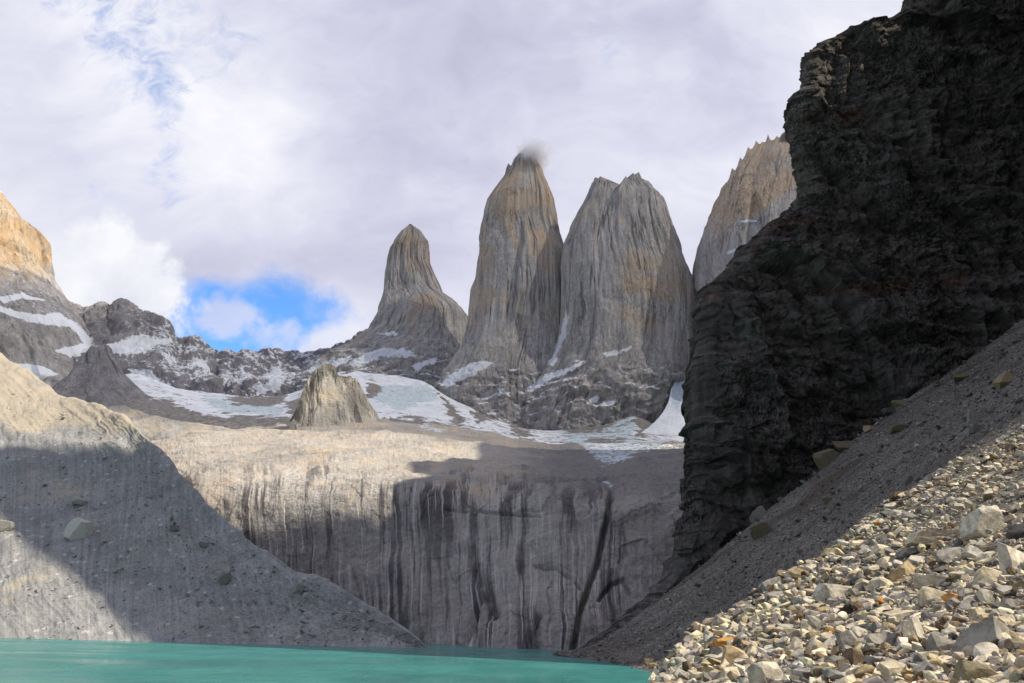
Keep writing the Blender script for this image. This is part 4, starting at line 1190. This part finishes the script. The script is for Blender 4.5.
def put_stone(surf, box, col, label, seed, yaw=None, tilt=0.0, deep=0.5, group=None, name='boulder', cat='boulder', rough=0.03, nplanes=11):
    x0, y0, x1, y1 = box
    p, n = surf.at((x0 + x1) / 2, y1 - 0.18 * (y1 - y0))
    k = px_size(p); w = (x1 - x0) * k; h = (y1 - y0) * k
    rs = random.Random(seed)
    dims = (w * 0.53, max(w * 0.36, min(h, w) * 0.45), h * 0.58)
    me = rock_data(name, seed, dims, 4, rough, nplanes)
    o = bpy.data.objects.new(name, me); COL.objects.link(o)
    c, _ = surf.at((x0 + x1) / 2, (y0 + y1) / 2)
    ctr = P((x0 + x1) / 2, (y0 + y1) / 2, p[1] + dims[1] * 0.35)
    gx, gy = PIX(p)
    if math.hypot(gx - (x0 + x1) / 2, gy - (y1 - 0.18 * (y1 - y0))) > 3: ctr = p + np.array([0, 0, dims[2] * 0.35])
    o.location = ctr
    o.rotation_euler = (rs.uniform(-0.12, 0.12), tilt, rs.uniform(-0.25, 0.25) if yaw is None else yaw)
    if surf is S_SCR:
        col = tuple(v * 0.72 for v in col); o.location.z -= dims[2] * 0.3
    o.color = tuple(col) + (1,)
    return tag(o, label, cat, group)


def slab(face, d, nrm, thick, col, label, surf=S_RUB, bevel=0.03, name='boulder', seed=1):
    """a block whose big flat face has a traced outline; face lies in the plane through its middle with normal nrm"""
    face = np.array(face, float); nrm = np.array(nrm, float); nrm /= np.linalg.norm(nrm)
    c = P(face[:, 0].mean(), face[:, 1].mean(), d)
    rx, ry, rz = ray(face[:, 0], face[:, 1]); R = np.stack([rx, ry, rz], -1)
    t = ((c - EYE) @ nrm) / (R @ nrm)
    A = EYE + R * t[:, None]
    B = A - nrm * thick; cb = B.mean(0); B = cb + (B - cb) * 0.86
    bm = bmesh.new()
    va = [bm.verts.new(a - c) for a in A]; vb = [bm.verts.new(b - c) for b in B]
    n = len(face)
    bm.faces.new(va); bm.faces.new(vb[::-1])
    for i in range(n): bm.faces.new((va[(i + 1) % n], va[i], vb[i], vb[(i + 1) % n]))
    bmesh.ops.recalc_face_normals(bm, faces=bm.faces[:])
    bmesh.ops.bevel(bm, geom=bm.edges[:], offset=bevel, segments=2, affect='EDGES', profile=0.6)
    bmesh.ops.triangulate(bm, faces=bm.faces[:])
    for _ in range(4):
        ee = [e for e in bm.edges if e.calc_length() > thick * 0.16]
        if not ee or len(bm.verts) > 6000: break
        bmesh.ops.subdivide_edges(bm, edges=ee, cuts=1)
        bmesh.ops.triangulate(bm, faces=bm.faces[:])
    V = np.array([v.co[:] for v in bm.verts])
    nn = fbm(V / (thick * 0.7) + seed, 4, 0.55, seed=seed)
    bm.normal_update()
    for v, q in zip(bm.verts, nn): v.co += v.normal * float(q) * thick * 0.05
    me = bpy.data.meshes.new(name); bm.to_mesh(me); bm.free()
    me.attributes.new('use_object_colour', 'FLOAT', 'POINT').data.foreach_set('value', np.ones(len(me.vertices), np.float32))
    me.materials.append(M_STONE)
    o = bpy.data.objects.new(name, me); o.location = c; o.color = tuple(col) + (1,); COL.objects.link(o)
    return tag(o, label, 'boulder')


# single boulders one can find in the photograph
def dist_at(x, y, surf=S_RUB): return surf.at(x, y)[0][1]


slab([(950.5, 651), (958, 636), (966, 628), (993, 614), (997, 638), (988, 644), (977, 653), (970, 661), (956, 665)], dist_at(972, 660) + 0.3, (-0.80, -0.50, 0.25), 0.75, GREY,
     'largest boulder in the lower right corner, a tilted grey slab with a shadowed left face', seed=3)
slab([(997, 541), (1006, 545), (1012, 560), (1013, 577), (999, 573)], dist_at(1008, 576) + 0.4, (-0.80, -0.55, 0.1), 1.5, PALE, 'big pale block cut by the right edge of the photo, its left face grey', seed=4)
slab([(912, 576), (930, 574), (946, 576), (945, 589), (928, 592), (914, 587)], dist_at(928, 592) + 0.3, (-0.62, -0.75, 0.1), 1.6, CREAM, 'long flat-topped block with a dark left end and a pinkish lit right end', seed=5)

HERO = [
 (S_RUB, (964, 508, 1004, 543), PALE, 'tall pale block with brown stained front, highest of the big boulders on the rubble', 0.1),
 (S_RUB, (901, 530, 968, 546), CREAM, 'long low cream slab lying in front of the brown-stained pale block', 0.0),
 (S_RUB, (934, 548, 962, 566), GREY, 'squat grey block just below the long low cream slab', 0.0),
 (S_RUB, (975, 567, 1003, 588), CREAM, 'cream boulder with sunlit top left of the pale block at the right edge', 0.0),
 (S_RUB, (980, 552, 996, 565), PALE, 'small rounded pale boulder above the cream boulder with sunlit top', 0.0),
 (S_RUB, (921, 588, 947, 608), CREAM, 'squarish cream block standing under the long flat-topped block', 0.0),
 (S_RUB, (978, 590, 998, 606), PALE, 'pale cracked stone beneath the cream boulder with sunlit top', 0.0),
 (S_RUB, (1001, 598, 1022, 614), GREY, 'grey rough boulder at the right edge above the largest boulder', 0.0),
 (S_RUB, (969, 609, 1003, 620), CREAM, 'flat cream slab leaning on the top of the largest boulder', 0.05),
 (S_RUB, (999, 617, 1015, 629), CREAM, 'cream stone wedged right of the top of the largest boulder', 0.0),
 (S_RUB, (1001, 626, 1016, 641), DGREY, 'dark grey stone wedged right of the largest boulder', 0.0),
 (S_RUB, (1007, 640, 1026, 654), OLIVE, 'brown-olive stone at the right edge level with the foot of the largest boulder', 0.0),
 (S_RUB, (975, 644, 1000, 664), PALE, 'pale lit block at the front foot of the largest boulder', 0.1),
 (S_RUB, (1001, 655, 1023, 670), CREAM, 'elongated cream stone with cracks in the bottom right corner', 0.35),
 (S_RUB, (955, 663, 996, 690), OLIVE, 'olive-brown boulder at the bottom edge below the largest boulder', 0.0),
 (S_RUB, (928, 636, 956, 660), GREY, 'grey boulder with a lit cap touching the left side of the largest boulder', 0.0),
 (S_RUB, (918, 651, 941, 666), PALE, 'white flat-topped stone left of the grey boulder with a lit cap', 0.0),
 (S_RUB, (898, 618, 925, 648), PALE, 'smooth whitish upright boulder with rounded outline in the lower rubble', 0.1),
 (S_RUB, (864, 634, 888, 652), GREY, 'grey boulder with a white tip left of the smooth whitish boulder', 0.1),
 (S_RUB, (883, 663, 905, 685), CREAM, 'two-faced cream boulder on the bottom edge, left half dark', 0.0),
 (S_RUB, (905, 671, 916, 682), ORANGE, 'small orange stone on the bottom edge right of the two-faced cream boulder', 0.0),
 (S_RUB, (866, 616, 882, 629), CREAM, 'blunt cream stone above the grey boulder with a white tip', 0.0),
 (S_RUB, (880, 624, 897, 637), TAN, 'pinkish tan stone leaning on the smooth whitish boulder', 0.3),
 (S_RUB, (886, 610, 916, 622), CREAM, 'low cream slab behind the smooth whitish boulder', 0.0),
 (S_RUB, (866, 655, 892, 668), GREY, 'flat grey stone above the two-faced cream boulder', 0.1),
 (S_RUB, (748, 664, 787, 692), PALE, 'broad pale block on the bottom edge at the left end of the rubble', 0.0),
 (S_RUB, (785, 628, 803, 642), CREAM, 'square cream stone left of the small pyramid-shaped stone', 0.0),
 (S_RUB, (800, 621, 816, 637), CREAM, 'small pyramid-shaped cream stone', 0.2),
 (S_RUB, (790, 639, 804, 654), PALE, 'upright pale stone below the square cream stone', 0.2),
 (S_RUB, (809, 637, 827, 663), CREAM, 'tall cream boulder with a wedge-shaped lit face in the middle of the lower rubble', 0.3),
 (S_RUB, (803, 650, 817, 665), BROWN, 'brown stone in the shadow left of the tall wedge-faced cream boulder', 0.0),
 (S_RUB, (839, 631, 859, 658), GREY, 'leaning grey block with a white upper left edge', -0.35),
 (S_RUB, (824, 628, 839, 636), ORANGE, 'flat yellow-orange stone above the leaning grey block', 0.05),
 (S_RUB, (756, 629, 780, 639), TAN, 'flat yellowish stone at the left edge of the rubble', -0.1),
 (S_RUB, (813, 666, 835, 683), OLIVE, 'olive block with a lit left corner on the bottom edge', 0.1),
 (S_RUB, (833, 673, 849, 684), PALE, 'low white-topped stone on the bottom edge right of the olive block', 0.0),
 (S_RUB, (806, 611, 820, 625), GREY, 'grey and white stone above the small pyramid-shaped stone', 0.2),
 (S_RUB, (783, 651, 798, 663), TAN, 'tan stone above the right end of the broad pale block', 0.0),
 (S_RUB, (845, 650, 866, 669), BROWN, 'brown boulder under the leaning grey block', 0.1),
 (S_RUB, (852, 628, 871, 640), PALE, 'pale flat stone right of the top of the leaning grey block', 0.0),
 (S_RUB, (826, 655, 842, 669), OLIVE, 'olive stone with a yellow rim right of the tall wedge-faced cream boulder', 0.0),
 (S_RUB, (711, 639, 738, 653), ORANGE, 'bright orange block with a flat top, the most vivid stone in the photo', 0.0),
 (S_RUB, (708, 648, 727, 663), DGREY, 'dark grey stone directly under the bright orange block', 0.0),
 (S_RUB, (722, 648, 742, 672), TAN, 'yellow-tan upright boulder in front of the bright orange block', 0.35),
 (S_RUB, (737, 660, 749, 670), PALE, 'small white stone right of the yellow-tan upright boulder', 0.0),
 (S_RUB, (699, 666, 718, 682), OLIVE, 'olive-grey stone near the water at the bottom left of the rubble', 0.0),
 (S_RUB, (722, 634, 736, 643), PALE, 'pale stone behind the bright orange block', 0.1),
 (S_RUB, (731, 629, 742, 638), CREAM, 'rounded cream stone above the pale stone behind the orange block', 0.0),
 (S_RUB, (739, 637, 750, 647), PALE, 'whitish stone right of the bright orange block', 0.2),
 (S_RUB, (728, 622, 742, 634), CREAM, 'narrow cream shard pointing up and right at the left limit of the sunlight', -0.6),
 (S_RUB, (721, 667, 742, 685), CREAM, 'cream stone on the bottom edge below the yellow-tan upright boulder', 0.0),
 (S_RUB, (688, 672, 702, 684), OLIVE, 'small olive stone closest to the water on the bottom edge', 0.0),
 (S_RUB, (815, 584, 857, 606), PALE, 'wide pale slab with a dark hollow front in the left middle of the rubble', 0.0),
 (S_RUB, (783, 590, 795, 602), CREAM, 'cream cube-like stone left of the wide pale slab with a dark hollow front', 0.0),
 (S_RUB, (796, 598, 806, 606), PALE, 'little white stone just left of the wide pale slab', 0.0),
 (S_RUB, (871, 545, 891, 557), CREAM, 'cream flat-topped stone half way up the left limit of the rubble', 0.0),
 (S_RUB, (862, 566, 880, 577), GREY, 'bluish grey slanting stone under the cream flat-topped stone', -0.4),
 (S_RUB, (883, 502, 897, 513), PALE, 'white stone on the crest of the rubble where the sunlight begins', 0.0),
 (S_RUB, (890, 491, 903, 501), BROWN, 'dark brown stone beside the white stone on the rubble crest', 0.0),
 (S_RUB, (760, 578, 783, 596), GREY, 'grey leaning slab with a lit right end at the edge of the shaded scree', -0.45),
 (S_SCR, (994, 370, 1014, 388), TAN, 'tan boulder high on the right part of the shaded scree', -0.2),
 (S_SCR, (967, 408, 985, 425), GREY, 'rounded grey boulder on the scree below the tan boulder', 0.0),
 (S_SCR, (968, 423, 982, 433), GREY, 'low grey boulder tucked under the rounded grey boulder', 0.0),
 (S_SCR, (813, 443, 843, 467), OLIVE, 'long pale slab tilted on the upper edge of the scree below the cliff', -0.5),
 (S_SCR, (830, 431, 859, 443), OLIVE, 'flat pale slab right above the long tilted slab on the scree', -0.15),
 (S_SCR, (849, 401, 863, 409), TAN, 'small yellowish block on the upper edge of the scree', 0.0),
 (S_SCR, (889, 391, 908, 398), OLIVE, 'flat pale stone high on the upper edge of the scree', 0.0),
 (S_SCR, (952, 373, 968, 381), OLIVE, 'flat pale stone near the top of the scree left of the tan boulder', 0.0),
 (S_SCR, (751, 519, 774, 537), OLIVE, 'slanting pale slab alone on the left part of the scree', -0.55),
 (S_SCR, (822, 495, 834, 502), OLIVE, 'small pale stone alone in the middle of the scree', 0.0),
 (S_SCR, (746, 499, 763, 514), GREY, 'grey slab against the foot of the cliff left of the scree', -0.6),
 (S_SCR, (901, 474, 913, 484), GREY, 'grey stone on the scree just above the sunlit rubble', -0.3),
 (S_SCR, (890, 424, 907, 431), OLIVE, 'flat stone in the middle of the upper scree', -0.1),
 (S_SCR, (881, 405, 897, 414), DGREY, 'dark grey stone on the upper scree', -0.2),
 (S_SCR, (644, 657, 654, 663), TAN, 'pale stone at the water line where the scree meets the lake', 0.0),
 (S_SCR, (648, 662, 656, 668), TAN, 'yellowish stone lying in the shallow water below the pale stone', 0.0),
]
for _i, (_s, _b, _c, _l, _t) in enumerate(HERO):
    put_stone(_s, _b, _c, _l, 1000 + _i * 3, tilt=_t)


def moraine_stone(x, y, w, h, col, label, seed, tilt=0.0):
    ob = bpy.data.objects['moraine']; me = ob.data
    n = len(me.vertices); co = np.empty(n * 3, np.float32); me.vertices.foreach_get('co', co)
    s = MOR[0] if MOR else None
    if s is None:
        s = Surf(co.reshape(420, 760, 3).astype(float)); MOR.append(s)
    put_stone(s, (x - w / 2, y - h / 2, x + w / 2, y + h / 2), col, label, seed, tilt=tilt)


MOR = []
for _k, (x, y, w, h, c, l, tl) in enumerate([(79, 530, 25, 21, (0.62, 0.59, 0.54), 'largest boulder on the left moraine, pale and blocky', 0.1), (80, 502, 17, 8, (0.38, 0.36, 0.33), 'flat stone above the largest moraine boulder', 0.3),
        (6, 526, 15, 11, (0.36, 0.34, 0.31), 'grey stone at the left edge of the photo on the moraine', 0.0), (224, 578, 14, 16, (0.27, 0.25, 0.24), 'dark upright stone near the right end of the moraine', 0.5),
        (205, 465 + 80, 12, 6, (0.24, 0.23, 0.22), 'dark flat stone above the dark upright moraine stone', 0.3), (174, 528, 10, 5, (0.24, 0.23, 0.22), 'dark low stone in the middle of the moraine', 0.0),
        (301, 588, 10, 6, (0.27, 0.25, 0.24), 'dark stone near the lower crest of the moraine', 0.4), (116, 570, 6, 4, (0.5, 0.48, 0.45), 'little pale stone on the lower moraine', 0.0)]):
    moraine_stone(x, y, w, h, c, l, 3000 + _k, tl)


# middle-sized stones: things too, but nothing tells them apart
RS = np.random.RandomState(7)
VAR = [rock_data('stone', 5000 + k, (1, RS.uniform(0.65, 1.0), RS.uniform(0.45, 0.8)), 3, 0.035, 10) for k in range(14)]
PAL = [(CREAM, 'cream'), (PALE, 'pale'), (GREY, 'grey'), (TAN, 'tan'), (DGREY, 'dark grey'), (OLIVE, 'olive')]
hero_px = np.array([[(b[0] + b[2]) / 2, (b[1] + b[3]) / 2, (b[2] - b[0]) / 2] for _, b, *_r in HERO] + [[975, 640, 26], [1010, 560, 16], [930, 582, 18]])
idx = np.where((S_RUB.px > 670) & (S_RUB.px < 1040) & (S_RUB.py < 700) & (S_RUB.G[:, 1] < 165))[0]
idx = idx[np.where(np.tile(np.arange(420)[:, None], (1, 520)).ravel()[idx] < 340)[0]]
placed = 0; taken = hero_px.tolist()
while placed < 285:
    i = idx[RS.randint(len(idx))]
    x, y = S_RUB.px[i], S_RUB.py[i]
    if RS.rand() > np.interp(y, [430, 520, 600, 683], [0.15, 0.35, 0.8, 1.0]): continue
    s = RS.uniform(9, 17) * np.interp(y, [430, 520, 620, 683], [0.5, 0.85, 1.45, 1.9]) * (1 + 0.8 * RS.rand() ** 3)
    if any(math.hypot(x - a, y - b) < 0.62 * c + 0.36 * s for a, b, c in taken): continue
    taken.append([x, y, s / 2])
    p = S_RUB.G[i]; k = px_size(p)
    o = bpy.data.objects.new('stone', VAR[RS.randint(14)]); COL.objects.link(o)
    r = s * k / 2
    o.scale = (r * RS.uniform(0.9, 1.4), r * RS.uniform(0.8, 1.1), r * RS.uniform(0.75, 1.25))
    o.location = p + np.array([0, 0, r * 0.25])
    o.rotation_euler = (RS.uniform(-0.5, 0.5), RS.uniform(-0.5, 0.5), RS.uniform(0, 6.28))
    q = RS.choice(6, p=[0.34, 0.26, 0.16, 0.1, 0.08, 0.06]); c, cn = PAL[q]
    v = RS.uniform(0.8, 1.12)
    o.color = (c[0] * v, c[1] * v, c[2] * v, 1)
    tag(o, 'one of many middling %s stones among the sunlit rubble' % cn, 'stone', 'middling %s stones in the sunlit rubble' % cn)
    placed += 1

# uncounted small stones, one mesh for each ground
HULLS = []
for k in range(12):
    bm = bmesh.new()
    for _ in range(15):
        v = RS.normal(size=3); v /= np.linalg.norm(v); bm.verts.new(v * RS.uniform(0.75, 1.0) * np.array([1, 0.8, 0.65]))
    r = bmesh.ops.convex_hull(bm, input=bm.verts[:])
    bmesh.ops.delete(bm, geom=[g for g in r['geom_interior'] if isinstance(g, bmesh.types.BMVert)], context='VERTS')
    bmesh.ops.triangulate(bm, faces=bm.faces[:]); bm.verts.index_update()
    HULLS.append((np.array([v.co[:] for v in bm.verts]), np.array([[v.index for v in f.verts] for f in bm.faces]))); bm.free()


def scatter(name, label, G, N, rad, cols, seed):
    rs = np.random.RandomState(seed); n = len(G)
    which = rs.randint(0, 12, n); Vs, Fs, Cs = [], [], []; off = 0
    for k in range(12):
        m = np.where(which == k)[0]; V, Fc = HULLS[k]
        if not len(m): continue
        sc = rad[m][:, None] * np.stack([rs.uniform(0.8, 1.5, len(m)), rs.uniform(0.7, 1.1, len(m)), rs.uniform(0.6, 1.2, len(m))], -1)
        a = rs.uniform(0, 6.28, len(m)); t1 = rs.normal(0, 0.35, len(m)); t2 = rs.normal(0, 0.35, len(m))
        W_ = V[None] * sc[:, None, :]
        x, y, z = W_[..., 0], W_[..., 1], W_[..., 2]
        c, s = np.cos(t1)[:, None], np.sin(t1)[:, None]; y, z = y * c - z * s, y * s + z * c
        c, s = np.cos(t2)[:, None], np.sin(t2)[:, None]; x, z = x * c + z * s, -x * s + z * c
        c, s = np.cos(a)[:, None], np.sin(a)[:, None]; x, y = x * c - y * s, x * s + y * c
        W_ = np.stack([x, y, z], -1) + (G[m] + N[m] * rad[m][:, None] * rs.uniform(0.0, 0.9, len(m))[:, None])[:, None, :]
        nv = len(V)
        Fs.append((Fc[None] + (off + np.arange(len(m)) * nv)[:, None, None]).reshape(-1, 3)); off += nv * len(m)
        Vs.append(W_.reshape(-1, 3)); Cs.append(np.repeat(cols[m], nv, 0))
    V = np.concatenate(Vs); o = raw_mesh(name, V, np.concatenate(Fs).ravel(), 3, M_STONE, False, cols={'Col': np.concatenate(Cs)})
    return tag(o, label, kind='stuff')


def palette(rs, n, pal, prob, var=0.18):
    c = np.array(pal)[rs.choice(len(pal), n, p=prob)]
    return np.clip(c * (1 + rs.normal(0, var, (n, 1))) * (1 + rs.normal(0, 0.03, (n, 3))), 0.02, 0.8)


def pick(surf, mask, n, rs, weight=None):
    idx = np.where(mask)[0]
    if weight is not None:
        w = weight[idx]; idx = rs.choice(idx, n, p=w / w.sum())
    else: idx = idx[rs.randint(0, len(idx), n)]
    return idx


rs = np.random.RandomState(11)
vis = (S_RUB.px > 640) & (S_RUB.px < 1045) & (S_RUB.py < 705) & (S_RUB.G[:, 1] > 11) & (np.tile(np.arange(420)[:, None], (1, 520)).ravel() < 352)
ii = pick(S_RUB, vis, 27000, rs)
kk = np.array([px_size(g) for g in S_RUB.G[ii]])
sz = 2.0 * (1 - rs.rand(len(ii))) ** (-1 / 1.9); sz = np.minimum(sz, 10) * np.interp(S_RUB.py[ii], [430, 520, 600, 683], [0.85, 1.1, 1.6, 2.1])
Gj = S_RUB.G[ii] + np.stack([rs.normal(0, 1, len(ii)) * kk * 1.0, rs.normal(0, 1, len(ii)) * kk * 2.0, kk * 0], -1)
scatter('rubble', 'angular small stones covering the sunlit hump', Gj, S_RUB.N[ii], sz * kk / 2, palette(rs, len(ii), [CREAM, PALE, GREY, TAN, DGREY, BROWN, ORANGE], [0.34, 0.22, 0.17, 0.09, 0.11, 0.066, 0.004]), 21)

vis = (S_SCR.px > 545) & (S_SCR.px < 1045) & (S_SCR.py < 675) & (S_SCR.py > 250) & (S_SCR.G[:, 2] > -0.3)
ii = pick(S_SCR, vis, 22000, rs, np.clip(kk.mean() / np.array([1.0]), 0, 1)[0] / np.ones(len(S_SCR.G)))
kk = np.array([px_size(g) for g in S_SCR.G[ii]])
sz = 1.3 * (1 - rs.rand(len(ii))) ** (-1 / 2.6); sz = np.minimum(sz, 8)
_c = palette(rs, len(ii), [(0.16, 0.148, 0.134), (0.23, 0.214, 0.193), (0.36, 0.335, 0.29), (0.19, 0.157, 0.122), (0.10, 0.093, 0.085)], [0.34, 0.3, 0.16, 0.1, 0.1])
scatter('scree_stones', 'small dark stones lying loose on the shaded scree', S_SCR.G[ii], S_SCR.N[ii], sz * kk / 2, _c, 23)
sM = MOR[0]
vis = (sM.px > -10) & (sM.px < 440) & (sM.py > 380) & (np.tile(np.arange(420)[:, None], (1, 760)).ravel() > 100)
ii = pick(sM, vis, 7000, rs)
kk = np.array([px_size(g) for g in sM.G[ii]])
sz = 0.8 * (1 - rs.rand(len(ii))) ** (-1 / 2.5); sz = np.minimum(sz, 6)
scatter('moraine_stones', 'scattered small stones on the left moraine', sM.G[ii], sM.N[ii], sz * kk / 2, palette(rs, len(ii), [(0.31, 0.305, 0.297), (0.36, 0.353, 0.34), (0.27, 0.266, 0.26), (0.43, 0.42, 0.40)], [0.36, 0.34, 0.16, 0.14]), 25)
